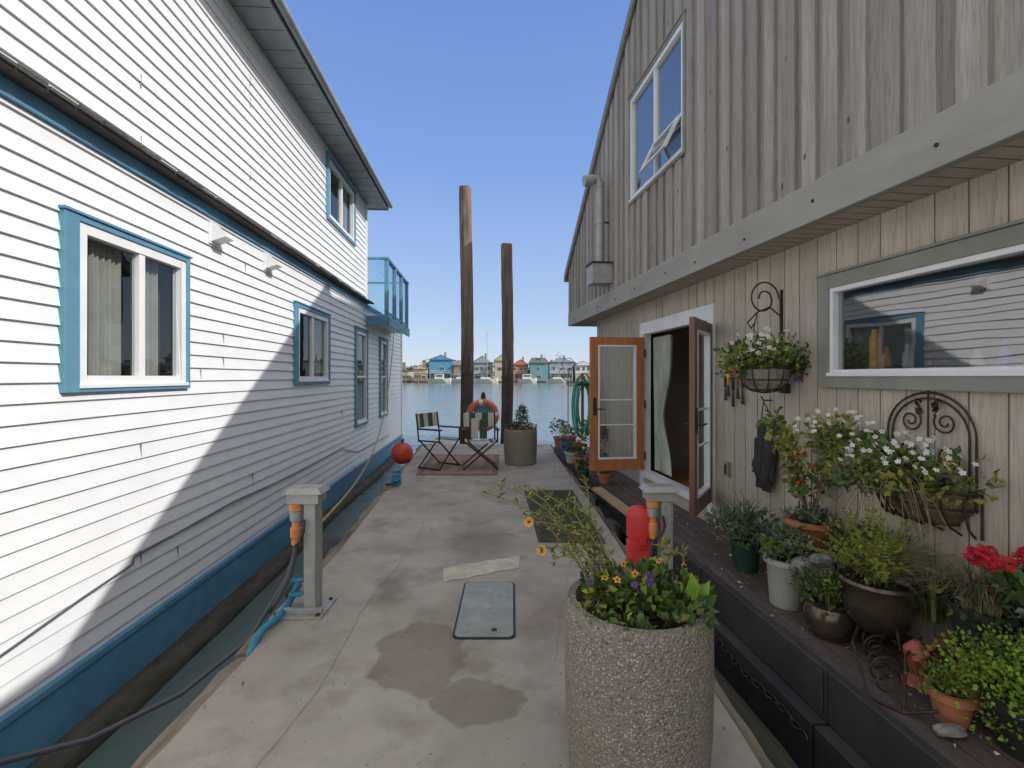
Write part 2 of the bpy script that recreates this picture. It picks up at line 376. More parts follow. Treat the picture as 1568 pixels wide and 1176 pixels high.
# ------------------------------------------------------------------ dock
LX=[(-6,-1.41),(2.1,-1.41),(2.74,-1.42),(4.2,-1.49),(6.7,-1.67),(10.8,-1.97)]
RX=[(-6,.98),(2.1,.96),(5,.95),(8.5,.86),(10.8,.83)]
def ip(T,y):
    for (a,b_),(c,d) in zip(T,T[1:]):
        if y<=c: return b_+(d-b_)*(y-a)/(c-a)
    return T[-1][1]
dock=E('floating_dock')
b=B(); ys=[-6+.2*i for i in range(84)]; ys=[y for y in ys if y<10.8]+[10.8]
n=len(ys); vs=[]
for y in ys:
    l=ip(LX,y)+R.uniform(-.006,.006); r=ip(RX,y)+R.uniform(-.006,.006)
    vs+=[(l,y,0),(r,y,0),(l,y,-.42),(r,y,-.42)]
fs=[]
for i in range(n-1):
    k=4*i; fs+=[(k,k+1,k+5,k+4),(k,k+4,k+6,k+2),(k+1,k+3,k+7,k+5)]
fs+=[(0,2,3,1),(4*n-4,4*n-3,4*n-1,4*n-2)]
b.add(vs,fs,concrete); b.obj('concrete_slab',dock)
b=B()
for T,sg in ((LX,-1),(RX,1)):
    y=-5.5
    while y<10.6:
        ln=R.uniform(1.6,2.6); y1=min(y+ln,10.8); wd=R.uniform(.07,.11)
        K=12; vs=[];fs=[]; off=R.uniform(-.01,.012)
        for k in range(K+1):
            yy=y+(y1-.02-y)*k/K; x0=ip(T,yy)+sg*.008; x1=x0+sg*(wd+R.uniform(-.016,.016)); zt=-.03+off+R.uniform(-.012,.012)
            vs+=[(x0,yy,zt),(x1,yy,zt-.018),(x1,yy,-.24),(x0,yy,-.24)]
        for k in range(K):
            for q in range(4): fs.append((4*k+q,4*k+(q+1)%4,4*k+4+(q+1)%4,4*k+4+q))
        fs+=[(0,1,2,3),(4*K,4*K+1,4*K+2,4*K+3)]
        b.add(vs,fs,timber); y=y1
b.box(-2.0,.9,10.805,10.9,-.24,-.03,timber)
b.obj('edge_timbers',dock)
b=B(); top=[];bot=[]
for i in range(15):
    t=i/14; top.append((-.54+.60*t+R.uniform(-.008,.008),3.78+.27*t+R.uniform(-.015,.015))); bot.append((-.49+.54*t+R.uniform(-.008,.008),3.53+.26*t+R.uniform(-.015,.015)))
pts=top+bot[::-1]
b.add([(x,y,.004) for x,y in pts],[(i,i+1,28-i,29-i) for i in range(14)],sun_splash_m); b.obj('painted_sun_splash',dock)  # splash of reflected sunlight, laid on the slab as a pale sheet
def crack(pts,w=.0025):
    P=[]
    for (x0,y0),(x1,y1) in zip(pts,pts[1:]):
        for k in range(12): t=k/12; P.append((x0+(x1-x0)*t+R.uniform(-.008,.008),y0+(y1-y0)*t))
    b.add([q for x,y in P for q in ((x-w*R.uniform(.2,1),y,.0035),(x+w*R.uniform(.2,1),y+.001,.0035))],[(2*i,2*i+1,2*i+3,2*i+2) for i in range(len(P)-1)],crack_m)
b=B(); crack([(-1.0,1.7),(-.93,2.3),(-.96,3.2),(-.86,4.4),(-.98,5.8)],.0016); crack([(.55,4.2),(.35,3.3),(.2,2.4)],.0012); b.obj('hairline_cracks',dock)
b=B()
for i in range(90):
    y=R.uniform(1.6,9); l,r=ip(LX,y),ip(RX,y); x=R.choice([l+abs(R.gauss(0,.18)),r-abs(R.gauss(0,.2)),R.uniform(l,r)])
    if l<x<r: leaf(b,Vector((x,y,.008)),Vector((R.uniform(-1,1),R.uniform(-1,1),.1)),R.uniform(.01,.03),.3,R.choice([dry_m,leafY,timber,dry_m]))
b.obj('fallen_leaves',recalc=False)

# hatch
b=B()
def rrect(x0,x1,y0,y1,r,n=5):
    o=[]
    for cx,cy,a0 in ((x1-r,y1-r,0),(x0+r,y1-r,90),(x0+r,y0+r,180),(x1-r,y0+r,270)):
        for i in range(n+1):
            a=math.radians(a0+90*i/n); o.append((cx+r*math.cos(a),cy+r*math.sin(a)))
    return o
def plate(b,poly,z0,z1,mat):
    n=len(poly); b.add([(x,y,z0) for x,y in poly]+[(x,y,z1) for x,y in poly],[tuple(range(n)),tuple(range(2*n-1,n-1,-1))]+[(i,(i+1)%n,n+(i+1)%n,n+i) for i in range(n)],mat)
plate(b,rrect(-.345,.02,2.76,3.52,.04),.001,.006,metal_dk)
plate(b,rrect(-.332,.007,2.775,3.505,.035),.006,.011,hatch_m)
for (x,y,r) in ((-.16,3.13,.035),(-.16,3.38,.05),(-.27,2.83,.012),(-.05,2.83,.012),(-.27,3.45,.012),(-.05,3.45,.012)):
    b.lathe((x,y,.011),[(r,0),(r,.003),(r*.7,.0035)],galv,16)
b.box(-.12,-.09,2.83,2.86,.011,.014,metal_dk)
b.obj('utility_hatch_cover',smooth=True)

# rug, doormat
b=B(); plate(b,[(-1.47,7.35),(-.22,7.35),(-.24,9.3),(-1.55,9.3)],.001,.009,rug_b)
plate(b,[(-1.38,7.45),(-.31,7.45),(-.33,9.2),(-1.45,9.2)],.009,.011,rug_m)
for i in range(9):
    y=7.6+i*.19
    for j in range(5):
        x=-1.25+j*.2; plate(b,[(x,y),(x+.05,y+.05),(x,y+.1),(x-.05,y+.05)],.011,.012,rug_b)
b.obj('outdoor_rug')
b=B(); plate(b,[(.24,4.38),(.84,4.34),(.79,6.35),(.16,6.35)],.001,.014,mat_m)
for i in range(27):
    y=4.45+i*.069; b.box(.27,.78,y,y+.03,.014,.019,mat_m)
b.obj('doormat')

# ------------------------------------------------------------------ wall frames
uL=Vector((-.0595,1,0)); nL=Vector((1,.0595,0)).normalized()
def FL(y,n,z): return (-2.35+uL.x*y+nL.x*n, y+nL.y*n, z)
uR=Vector((-.127,1,0)); nR=Vector((-1,-.127,0)).normalized()
def FR(y,n,z): return (2.5+uR.x*y+nR.x*n, y+nR.y*n, z)
def cells(y0,y1,z0,z1,holes):
    ys=sorted({y0,y1,*[h[0] for h in holes],*[h[1] for h in holes]}); ys=[y for y in ys if y0<=y<=y1]
    out=[]
    for a,c in zip(ys,ys[1:]):
        m=(a+c)/2; hs=sorted([h for h in holes if h[0]<m<h[1]],key=lambda h:h[2])
        lo=z0
        for h in hs:
            if h[2]>lo: out.append((a,c,lo,min(h[2],z1)))
            lo=max(lo,h[3])
        if lo<z1: out.append((a,c,lo,z1))
    return out
def lap(b,y0,y1,z0,z1,holes,mat,p=.105,d=.016,off=0):
    for a,c,l,h in cells(y0,y1,z0,z1,holes):
        k=math.floor((l-off)/p); prof=[]
        while True:
            s0=off+k*p; s1=s0+p; lo=max(l,s0); hi=min(h,s1)
            if hi>lo+1e-5:
                for z in (lo,hi): prof.append((z,d*(1-(z-s0)/p)+.001))
            k+=1
            if s1>=h: break
        vs=[]
        for z,nv in prof: vs+=[(a,nv,z),(c,nv,z)]
        b.add(vs,[(2*i,2*i+1,2*i+3,2*i+2) for i in range(len(prof)-1)],mat)
def window(par,F,y0,y1,z0,z1,trim,tw,frame,fw=.05,mull=(),hm=(),n0=0,gl=None,cur=None,depth=.3,name='window',curm=None):
    gl=gl or win_glass; tl,tr,tb,tt=tw; b=B(F)
    if tl: b.box(y0,y0+tl,n0,n0+.042,z0,z1,trim)
    b.box(y1-tr,y1,n0,n0+.042,z0,z1,trim)
    b.box(y0+tl,y1-tr,n0,n0+.040,z1-tt,z1,trim); b.box(y0+tl,y1-tr,n0,n0+.040,z0,z0+tb,trim)
    b.box(y0-.012,y1+.012,n0,n0+.052,z1+.001,z1+.018,trim)
    a0,a1,c0,c1=y0+tl,y1-tr,z0+tb,z1-tt
    for q in ((a0,a0+fw,c0,c1),(a1-fw,a1,c0,c1),(a0+fw,a1-fw,c0,c0+fw),(a0+fw,a1-fw,c1-fw,c1)):
        b.box(q[0],q[1],n0-.03,n0+.03,q[2],q[3],frame)
    b.box(a0-.005,a1+.005,n0-.01,n0+.05,c0-.012,c0+.012,frame)
    for m in mull: b.box(m-fw*.45,m+fw*.45,n0-.028,n0+.024,c0+fw,c1-fw,frame)
    for m in hm: b.box(m[0],m[1],n0-.027,n0+.022,m[2]-fw*.4,m[2]+fw*.4,frame)
    b.obj(name,par,bevel=.003)
    b=B(F); e0,e1,g0,g1=a0+fw*.8,a1-fw*.8,c0+fw*.8,c1-fw*.8
    b.add([(e0,n0-.008,g0),(e1,n0-.008,g0),(e1,n0-.008,g1),(e0,n0-.008,g1)],[(0,1,2,3)],gl); b.obj(name+'_pane',par,recalc=False)
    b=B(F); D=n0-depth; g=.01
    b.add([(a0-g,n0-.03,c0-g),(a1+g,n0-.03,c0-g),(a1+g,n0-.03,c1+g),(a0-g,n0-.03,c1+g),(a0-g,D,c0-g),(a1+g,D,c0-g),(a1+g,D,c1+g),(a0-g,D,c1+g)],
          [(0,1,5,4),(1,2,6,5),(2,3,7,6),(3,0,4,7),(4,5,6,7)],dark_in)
    for (p,q) in (cur or ()):
        K=max(20,int((q-p)*120)); vs=[]
        for i in range(K+1):
            yy=p+(q-p)*i/K; nn=n0-.08+.018*math.sin(i*1.15)+.008*math.sin(i*.5)
            vs+=[(yy,nn,c0),(yy,nn,c1)]
        b.add(vs,[(2*i,2*i+2,2*i+3,2*i+1) for i in range(K)],curm or curtain)
    b.obj(name+'_interior',par)

# ------------------------------------------------------------------ LEFT white floating house
lh=E('white_floating_house')
W=[(2.667,3.81,1.41,2.43),(5.955,7.31,1.395,2.425),(8.78,9.72,.57,2.41),(10.87,11.75,.57,2.38)]
UW=(7.19,8.78,3.86,4.84)
sh=lambda w,a=.02:(w[0]+a,w[1]-a,w[2]+a,w[3]-a)
b=B(FL); lap(b,-4,13.8,-.15,2.86,[sh(x) for x in W],white_siding); lap(b,-4,9.66,2.99,4.96,[sh(UW)],white_siding,off=.05)
b.obj('siding',lh)
b=B(FL)
for (y0,z0,z1) in ((1.45,0,2.86),(4.9,-.1,1.3),(4.35,1.31,2.86),(8.0,-.1,1.2),(3.3,0,1.1),(2.9,3.0,3.6),(5.2,3.3,4.8)):
    z=math.ceil(z0/.105)*.105
    while z<z1-.1:
        if R.random()<.2:
            yy=y0+R.choice([0,0,.4,-.35]); b.box(yy,yy+.0025,.0,.0172,z+.004,z+.1,fascia_grey)
        z+=.105
b.box(13.76,13.86,0,.035,-.15,2.86,white_vinyl); b.box(9.6,9.68,0,.034,2.99,4.95,white_vinyl)
b.obj('siding_joints',lh)
b=B(FL)
b.box(-4,13.8,-.02,.03,-.5,-.192,blue_trim)
b.box(-4,13.82,-.02,.036,2.862,2.955,blue_trim)
b.box(-4,13.82,-.02,.045,-.19,-.148,blue_trim)
b.obj('blue_trim_boards',lh,bevel=.004)
b=B(FL)
b.add([(-4,0,3.05),(9.68,0,3.05),(9.68,.13,2.975),(-4,.13,2.975),(-4,0,2.957),(9.68,0,2.957),(9.68,.13,2.957),(-4,.13,2.957)],
      [(0,1,2,3),(3,2,6,7),(7,6,5,4),(1,5,6,2),(0,3,7,4)],shingle)
y=-4
while y<9.6:
    b.box(y,y+.16,.10,.140+R.uniform(0,.016),2.966,2.982+R.uniform(0,.010),shingle); y+=.17
b.obj('ledge_roof',lh)
b=B(FL); b.box(-4,13.78,-6.5,-.36,-.45,2.84,white_siding); b.box(-4,9.64,-6.5,-.36,2.84,4.94,white_siding)
b.box(13.70,13.78,-.37,0,-.45,2.84,white_siding); b.box(9.56,9.64,-.37,0,2.9,4.94,white_siding); b.box(-4,13.78,-.37,-.01,2.85,2.9,white_siding)
b.obj('walls',lh)
b=B(FL); b.box(-4.2,14.0,-6.7,.06,-.9,-.49,log_m)
b.tube([(-4+.5*i,.12+.02*math.sin(i*.5)+R.uniform(-.01,.01),-.54) for i in range(37)],[.10+R.uniform(-.012,.012) for i in range(37)],log_m,12)
b.obj('float_logs',lh,smooth=True)
b=B(FL)
def rp(b,y0,y1,pts,mat):
    n=len(pts); b.add([(y0,nn,z) for nn,z in pts]+[(y1,nn,z) for nn,z in pts],[tuple(range(n)),tuple(range(2*n-1,n-1,-1))]+[(i,(i+1)%n,n+(i+1)%n,n+i) for i in range(n)],mat)
rp(b,-4.3,9.98,[(.40,5.09),(-3.2,6.5),(-6.8,5.09),(-6.8,5.03),(-3.2,6.42),(.43,5.03)],shingle)
b.box(-4.3,9.95,-6.7,.375,4.955,4.975,fascia_grey)
b.box(-4.3,9.96,.377,.40,4.93,5.06,fascia_grey)
b.box(9.93,9.96,-6.7,.376,4.93,5.06,fascia_grey)
rp(b,9.3,9.66,[(-.02,4.98),(-3.2,6.4),(-6.4,4.98)],white_siding)
y=-4.2
while y<9.9: b.box(y,y+.004,.0,.37,4.952,4.956,metal_dk); y+=.3
b.obj('roof',lh)
b=B(FL); b.tube([(y,.45,5.0) for y in (-4.3,9.9)],.045,fascia_grey,10); b.obj('gutter',lh,smooth=True)
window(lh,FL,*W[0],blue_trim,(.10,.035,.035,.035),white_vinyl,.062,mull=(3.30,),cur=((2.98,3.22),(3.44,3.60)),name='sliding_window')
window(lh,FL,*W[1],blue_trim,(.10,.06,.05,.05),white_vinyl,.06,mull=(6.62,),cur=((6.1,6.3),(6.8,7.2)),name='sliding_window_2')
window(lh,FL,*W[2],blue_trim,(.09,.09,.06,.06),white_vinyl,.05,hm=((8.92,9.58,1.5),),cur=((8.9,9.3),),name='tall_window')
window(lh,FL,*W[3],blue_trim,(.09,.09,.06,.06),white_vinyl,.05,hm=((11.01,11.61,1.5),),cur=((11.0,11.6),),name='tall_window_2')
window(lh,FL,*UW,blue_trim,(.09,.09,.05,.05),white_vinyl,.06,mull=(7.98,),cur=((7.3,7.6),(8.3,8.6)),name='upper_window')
for y in (4.19,5.22):
    b=B(FL); s=.085
    b.box(y-s,y+s,.002,.03,2.64,2.82,white_vinyl)
    b.add([(y-s*.8,.03,2.81),(y+s*.8,.03,2.81),(y+s*.8,.15,2.74),(y-s*.8,.15,2.74),(y-s*.8,.03,2.66),(y+s*.8,.03,2.66),(y+s*.8,.15,2.70),(y-s*.8,.15,2.70)],
          [(0,1,2,3),(3,2,6,7),(0,3,7,4),(1,5,6,2),(4,7,6,5)],white_vinyl)
    b.obj('vent_hood',lh)
b=B(FL); b.box(9.68,12.3,-3,.44,2.60,2.70,white_vinyl); b.box(9.66,12.32,.445,.47,2.52,2.72,blue_trim); b.box(9.64,9.675,-.0,.44,2.52,2.72,blue_trim)
for y in (9.7,10.55,11.4,12.25): b.box(y-.04,y+.04,.37,.445,2.72,3.86,blue_trim)
b.box(9.64,12.31,.36,.455,3.86,3.90,blue_trim); b.box(9.66,9.74,-1,.36,3.861,3.9,blue_trim); b.box(12.23,12.29,-3,.36,3.861,3.9,blue_trim)
b.box(9.66,12.3,.385,.43,2.78,2.82,blue_trim)
for y in (9.74,10.59,11.44): b.box(y+.02,y+.75,.402,.41,2.82,3.86,rail_glass)
b.box(9.695,9.705,0,.36,2.78,3.86,rail_glass)
b.obj('balcony',lh)
b=B(FL); b.tube([(-1,.03,-.06),(1.5,.03,.05),(2.8,.03,.22),(3.2,.03,.26),(3.21,.03,.3),(4.5,.03,.34),(6,.03,.3),(8,.03,.33)],.007,hose_dk,5)
b.tube([(8.0,.03,.3),(9,.02,.1),(12,.02,.05)],.006,hose_dk,5)
b.obj('wall_cable',lh)

# ------------------------------------------------------------------ RIGHT wood floating house
rh=E('wooden_floating_house')
BW=(1.1,3.217,1.43,2.155); DO=(4.55,6.27,.25,2.19); UWR=(4.50,5.92,3.57,4.87)
topf=lambda y: 6.2-.755*(y-5.4) if y>5.4 else max(3.49,6.2-.57*(5.4-y))
def boards(b,y0,y1,z0,z1f,holes,mat,pitch,n0,th,gap,alt=0,jit=0,wav=0):
    ed=[y0]
    while ed[-1]<y1: ed.append(ed[-1]+pitch*(1+R.uniform(-jit,jit)))
    ed[-1]=y1
    for i,(a,c) in enumerate(zip(ed,ed[1:])):
        brk=sorted({a,c,*[q for h in holes for q in h[:2] if a<q<c],*([5.4] if a<5.4<c else [])})
        t=n0+th+(alt if i%2 else 0)
        lean=R.uniform(-.003,.003)
        for j,(p,q) in enumerate(zip(brk,brk[1:])):
            pa=p+(gap/2 if p==a else 0); qa=q-(gap/2 if q==c else 0)
            if alt and i%2:
                if p==a: pa-=.010
                if q==c: qa+=.010
            if qa-pa<.003: continue
            mid=(p+q)/2; lo=z0; segs=[]
            for h in sorted([h for h in holes if h[0]<mid<h[1]],key=lambda h:h[2]):
                segs.append((lo,h[2],False)); lo=h[3]
            segs.append((lo,None,True))
            for l,hgt,istop in segs:
                za=z1f(pa) if istop else hgt; zb=z1f(qa) if istop else hgt
                if min(za,zb)<=l: continue
                K=max(1,int((max(za,zb)-l)/.2)) if wav else 1
                vs=[];fs=[]
                for k in range(K+1):
                    f=k/K; wa=R.uniform(-wav,wav) if (wav and p==a) else 0; wb=R.uniform(-wav,wav) if (wav and q==c) else 0
                    z_a=l+(za-l)*f; z_b=l+(zb-l)*f
                    vs+=[(pa+wa,t+lean,z_a),(qa+wb,t-lean,z_b),(pa+wa,n0,z_a),(qa+wb,n0,z_b)]
                for k in range(K):
                    o=4*k; fs+=[(o,o+1,o+5,o+4),(o,o+4,o+6,o+2),(o+1,o+3,o+7,o+5)]
                fs+=[(0,2,3,1),(4*K,4*K+1,4*K+3,4*K+2)]
                b.add(vs,fs,mat)
b=B(FR); boards(b,-2,8.2,.08,lambda y:2.44,[sh(BW),sh(DO)],beige,.16,0,.02,.010,jit=.04)
b.obj('lower_wall_boards',rh)
b=B(FR)
for a,c,l,h in cells(-2,8.2,.08,2.44,[sh(BW),sh(DO)]): b.add([(a,.003,l),(c,.003,l),(c,.003,h),(a,.003,h)],[(0,1,2,3)],beige_dk)
b.obj('lower_wall_backing',rh)
b=B(FR); boards(b,-2,8.93,2.64,topf,[sh(UWR)],rustic,.096,.285,.015,.004,alt=.026,jit=.16,wav=.0028)
b.obj('upper_wall_boards',rh)
b=B(FR); b.box(-2,8.9,.285,.345,2.425,2.665,beam_m); b.box(8.84,8.9,-5.9,.284,2.425,2.66,beam_m)
b.obj('overhang_beam',rh,bevel=.006)
b=B(FR)
for i in range(4): b.box(-2,8.83,.002+i*.071+ .003,.002+(i+1)*.071,2.442,2.452,soffit_m)
for i in range(60): b.box(8.22,8.83,-.01-.1*(i+1)+.004,-.01-.1*i,2.442,2.452,soffit_m)
b.box(-2,8.85,.0,.285,2.456,2.47,beige_dk); b.box(8.2,8.85,-6,.0,2.456,2.47,beige_dk)
y=.5
while y<8.7:
    b.box(y,y+.004,.01,.28,2.4405,2.4425,beige_dk); y+=.1
b.obj('soffit',rh)
b=B(FR)
for i in range(12):
    y=.9+i*.68+R.uniform(-.1,.1); z=2.53+R.uniform(-.03,.03)
    b.tube([(y,.343,z),(y,.352,z)],.010,metal_dk,8)
b.obj('beam_bolts',rh)
b=B(FR)
b.box(-2,4.4,-6,-.36,.06,2.6,beige); b.box(6.45,8.18,-6,-.36,.06,2.6,beige); b.box(4.41,6.44,-6,-2.4,.06,2.6,beige)
b.box(8.1,8.18,-.37,-.002,.06,2.5,beige)
b.box(4.30,4.40,-.37,-.03,.06,2.44,beige_dk); b.box(6.45,6.5,-.37,-.03,.06,2.44,beige_dk)
b.obj('walls',rh)
b=B(FR)
prof=[(-2,2.62),(8.88,2.62),(8.88,topf(8.88)-.02),(5.4,6.17),(.65,3.46),(-2,3.46)]
n=len(prof)
b.add([(y,-.1,z) for y,z in prof]+[(y,-6,z) for y,z in prof],[tuple(range(n)),tuple(range(2*n-1,n-1,-1))]+[(i,(i+1)%n,n+(i+1)%n,n+i) for i in range(n)],beige)
b.box(8.8,8.88,-.11,.28,2.62,3.4,rustic)
b.box(4.6,11.2,-7.5,-1.9,.0,7.7,beige); b.box(4.4,11.4,-7.7,-1.75,7.7,7.86,fascia_grey)  # added unseen tall block, shaped to shade the left house's lower wall
b.obj('upper_body_and_shade_block',rh)
b=B(FR)
def slab(pa,pb,t,n0,n1,mat):
    (y0,z0),(y1,z1)=pa,pb
    vs=[(y0,n0,z0),(y1,n0,z1),(y1,n0,z1+t),(y0,n0,z0+t),(y0,n1,z0),(y1,n1,z1),(y1,n1,z1+t),(y0,n1,z0+t)]
    b.add(vs,[(0,1,2,3),(7,6,5,4),(0,4,5,1),(3,2,6,7),(0,3,7,4),(1,5,6,2)],mat)
slab((9.12,topf(9.12)),(5.4,6.2),.06,.36,-6,shingle); slab((5.4,6.2),(.65,3.49),.06,.36,-6,shingle); slab((.65,3.49),(-2.1,3.49),.06,.36,-6,shingle)
b.obj('roof',rh)
b=B(FR)
slab((9.10,topf(9.10)-.12),(5.4,6.08),.115,.34,.372,trim_green); slab((5.4,6.08),(.65,3.37),.115,.34,.372,trim_green)
b.box(9.08,9.12,-6,.37,topf(9.1)-.13,topf(9.1),trim_green)
b.obj('rake_trim',rh)
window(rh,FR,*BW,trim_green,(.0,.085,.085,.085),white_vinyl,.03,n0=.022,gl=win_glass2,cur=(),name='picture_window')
b=B(FR)
for i in range(10):
    y=1.4+i*.17+R.uniform(-.05,.05); h=R.uniform(.06,.16); m=R.choice([glaze,pot_grn,pot_wht,blue_obj,terra,glaze])
    b.lathe((y,-.12,1.55),[(.02,0),(.028,.01),(.026,h*.6),(.012,h*.75),(.012,h)],m,10)
b.lathe((2.95,-.1,1.55),[(.03,0),(.03,.18),(.015,.24)],fl_yel,12)
b.box(1.2,3.1,-.28,-.05,1.54,1.55,white_vinyl)
b.obj('window_sill_items',rh,smooth=True)
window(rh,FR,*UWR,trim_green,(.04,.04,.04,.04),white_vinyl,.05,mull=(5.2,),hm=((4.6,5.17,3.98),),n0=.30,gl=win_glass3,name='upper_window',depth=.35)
b=B(FR)
def sash(y0,y1,ztop,L_,ang,n0):
    dn=math.sin(ang)*L_; dz=-math.cos(ang)*L_
    for (ya,yb,t0,t1) in ((y0,y0+.04,0,1),(y1-.04,y1,0,1),(y0+.04,y1-.04,0,.1),(y0+.04,y1-.04,.9,1)):
        vs=[]
        for t in (t0,t1):
            for yy in (ya,yb):
                for o in (0,.03): vs.append((yy,n0+dn*t+o,ztop+dz*t))
        b.add(vs,[(0,1,3,2),(4,6,7,5),(0,4,5,1),(2,3,7,6),(0,2,6,4),(1,5,7,3)],white_vinyl)
    b.add([(y0+.03,n0+.015,ztop),(y1-.03,n0+.015,ztop),(y1-.03,n0+.015+dn,ztop+dz),(y0+.03,n0+.015+dn,ztop+dz)],[(0,1,2,3)],win_glass3)
sash(4.58,5.17,3.96,.34,.45,.332)
b.obj('awning_sash',rh)
b=B(FR); y0,y1,z0,z1=DO
for q in ((y0-.02,y0+.09,.10,z1),(y1-.09,y1+.02,.10,z1)): b.box(q[0],q[1],-.06,.045,q[2],q[3],white_vinyl)
b.box(y0+.09,y1-.09,-.06,.044,2.04,z1,white_vinyl); b.box(y0+.09,y1-.09,-.06,.07,.24,.31,white_vinyl); b.box(y0+.09,y1-.09,-.03,.03,.10,.24,beige)
b.obj('door_frame',rh,bevel=.004)
b=B(FR)
A=(4.40,6.45,-2.4,.245,2.3)
b.add([(A[0],-.03,A[3]),(A[1],-.03,A[3]),(A[1],A[2],A[3]),(A[0],A[2],A[3])],[(0,1,2,3)],floor_in)
b.add([(A[0],-.05,A[3]),(A[1],-.05,A[3]),(A[1],A[2],A[3]),(A[0],A[2],A[3]),(A[0],-.05,A[4]),(A[1],-.05,A[4]),(A[1],A[2],A[4]),(A[0],A[2],A[4])],[(1,2,6,5),(2,3,7,6),(3,0,4,7),(4,5,6,7)],room_w)
b.box(5.0,6.2,-2.3,-1.7,.25,1.1,wood_dk); b.box(5.2,5.9,-2.37,-2.33,1.3,1.9,canvas)
b.obj('room',rh)
b=B(FR)
for p,q,tie in ((5.66,6.15,1),(4.66,4.85,0)):
    K=34; Z=14; vs=[]
    for j in range(Z+1):
        z=.33+(2.0-.33)*j/Z; t=j/Z
        sq=1-.45*math.exp(-((t-.42)/.22)**2) if tie else 1
        for i in range(K+1):
            yy=q-(q-p)*sq*(1-i/K) if tie else p+(q-p)*i/K
            vs.append((yy,-.10+.025*math.sin(i*1.1+z*.6),z))
    b.add(vs,[(j*(K+1)+i,j*(K+1)+i+1,(j+1)*(K+1)+i+1,(j+1)*(K+1)+i) for j in range(Z) for i in range(K)],curtain_g)
b.obj('door_curtains',rh,smooth=True)
def door_leaf(name,hinge,ang,wd,wood):
    hx,hy=hinge; ca,sa=math.cos(ang),math.sin(ang)
    F=lambda a,t,z:(hx+ca*a-sa*t,hy+sa*a+ca*t,z)
    b=B(F); z0,z1=.325,2.0; st=.10
    b.box(0,st,0,.045,z0,z1,wood); b.box(wd-st,wd,0,.045,z0,z1,wood); b.box(st,wd-st,.001,.044,z0,z0+.14,wood); b.box(st,wd-st,.001,.044,z1-.10,z1,wood)
    gx0,gx1,gz0,gz1=st,wd-st,z0+.14,z1-.10
    for q in ((gx0,gx0+.02,gz0,gz1),(gx1-.02,gx1,gz0,gz1),(gx0+.02,gx1-.02,gz0,gz0+.02),(gx0+.02,gx1-.02,gz1-.02,gz1)): b.box(q[0],q[1],-.004,.049,q[2],q[3],white_vinyl)
    for t in (.3,.52): zz=gz0+(gz1-gz0)*t; b.box(gx0+.02,gx1-.02,.012,.034,zz-.008,zz+.008,white_vinyl)
    for s_ in (-1,1):
        t=.05 if s_>0 else -.005
        b.box(wd-.075,wd-.035,min(t,t+.006*s_),max(t,t+.006*s_),1.02,1.24,metal_dk)
        b.tube([(wd-.055,t,1.1),(wd-.055,t+.05*s_,1.1),(wd-.16,t+.055*s_,1.1)],.009,metal_dk,8)
    for zz in (.5,1.15,1.8): b.box(-.02,.0,.0,.05,zz-.05,zz+.05,metal_dk)
    b.obj(name,rh,bevel=.003)
    b=B(F); b.add([(gx0+.01,.022,gz0+.01),(gx1-.01,.022,gz0+.01),(gx1-.01,.022,gz1-.01),(gx0+.01,.022,gz1-.01)],[(0,1,2,3)],door_glass); b.obj(name+'_glass',rh,recalc=False)
hp=FR(6.17,.05,0); door_leaf('french_door_leaf',(hp[0],hp[1]),math.atan2(nR.y,nR.x),.70,wood_or)
hp=FR(4.62,.05,0); fx,fy=1.476,4.03; door_leaf('french_door_leaf_2',(hp[0],hp[1]),math.atan2(fy-hp[1],fx-hp[0]),.70,wood_dk)
b=B(FR); y=6.66; n=.46
b.tube([(y,n+.12,4.18),(y,n+.04,4.2),(y,n,4.12)],.062,galv,14)
b.tube([(y,n,4.15),(y,n,3.0)],.058,galv,14)
for z in (4.1,3.6,3.15): b.tube([(y,n,z-.02),(y,n,z+.02)],.066,galv,14)
b.tube([(y,n+.10,4.18),(y,n+.22,4.16)],.075,galv,14)
b.box(y-.14,y+.14,.325,.60,2.76,3.02,galv); b.box(y-.01,y+.01,.32,n,3.6,3.62,metal_dk); b.box(y-.16,y+.16,.322,.62,3.02,3.04,metal_dk)
b.obj('flue_pipe',rh,smooth=True)
b=B(FR); b.box(4.28,4.34,.02,.05,.62,.74,trim_green); b.box(4.30,4.33,.05,.055,.64,.72,metal_dk); b.box(3.53,3.6,.02,.06,1.38,1.45,metal_dk); b.obj('wall_outlet',rh)

# float / side deck
fl=E('house_float_deck')
eX=lambda y:1.74-.09*y
wX=lambda y:2.52-.127*y
b=B(); P=6
for k in range(P):
    y=-2.6
    while y<9.5:
        y1=min(y+R.uniform(1.8,3),9.6)
        f0=k/P; f1=(k+1)/P; g_=.004; q=[]
        zt=.1+R.uniform(-.003,.003)
        for yy,f,s_ in ((y+.003,f0,1),(y+.003,f1,-1),(y1-.003,f1,-1),(y1-.003,f0,1)):
            q.append((eX(yy)+(wX(yy)-eX(yy))*f+s_*g_,yy))
        plate(b,q,.06,zt,deck_m); y=y1
b.obj('deck_boards',fl,bevel=.004)
b=B()
def strip(dx0,dx1,z0,z1,y0,y1,mat):
    q=[(eX(y0)+dx0,y0),(eX(y0)+dx1,y0),(eX(y1)+dx1,y1),(eX(y1)+dx0,y1)]; plate(b,q,z0,z1,mat)
y=-2.6
while y<9.5:
    y1=min(y+1.22,9.6); strip(-.05,-.002,-.13,.115,y+.004,y1-.004,float_blk); strip(-.12,-.0,-.48,-.135,y+.01,y1-.01,float_blk); strip(-.062,-.05,-.10,.10,y+.02,y+.06,float_blk); y=y1
plate(b,[(eX(-2.6),-2.6),(8,-2.6),(8,11.5),(4,11.5),(eX(9.6),9.6)],-.8,.055,float_blk)
b.obj('float_sides',fl,bevel=.006)
b=B()
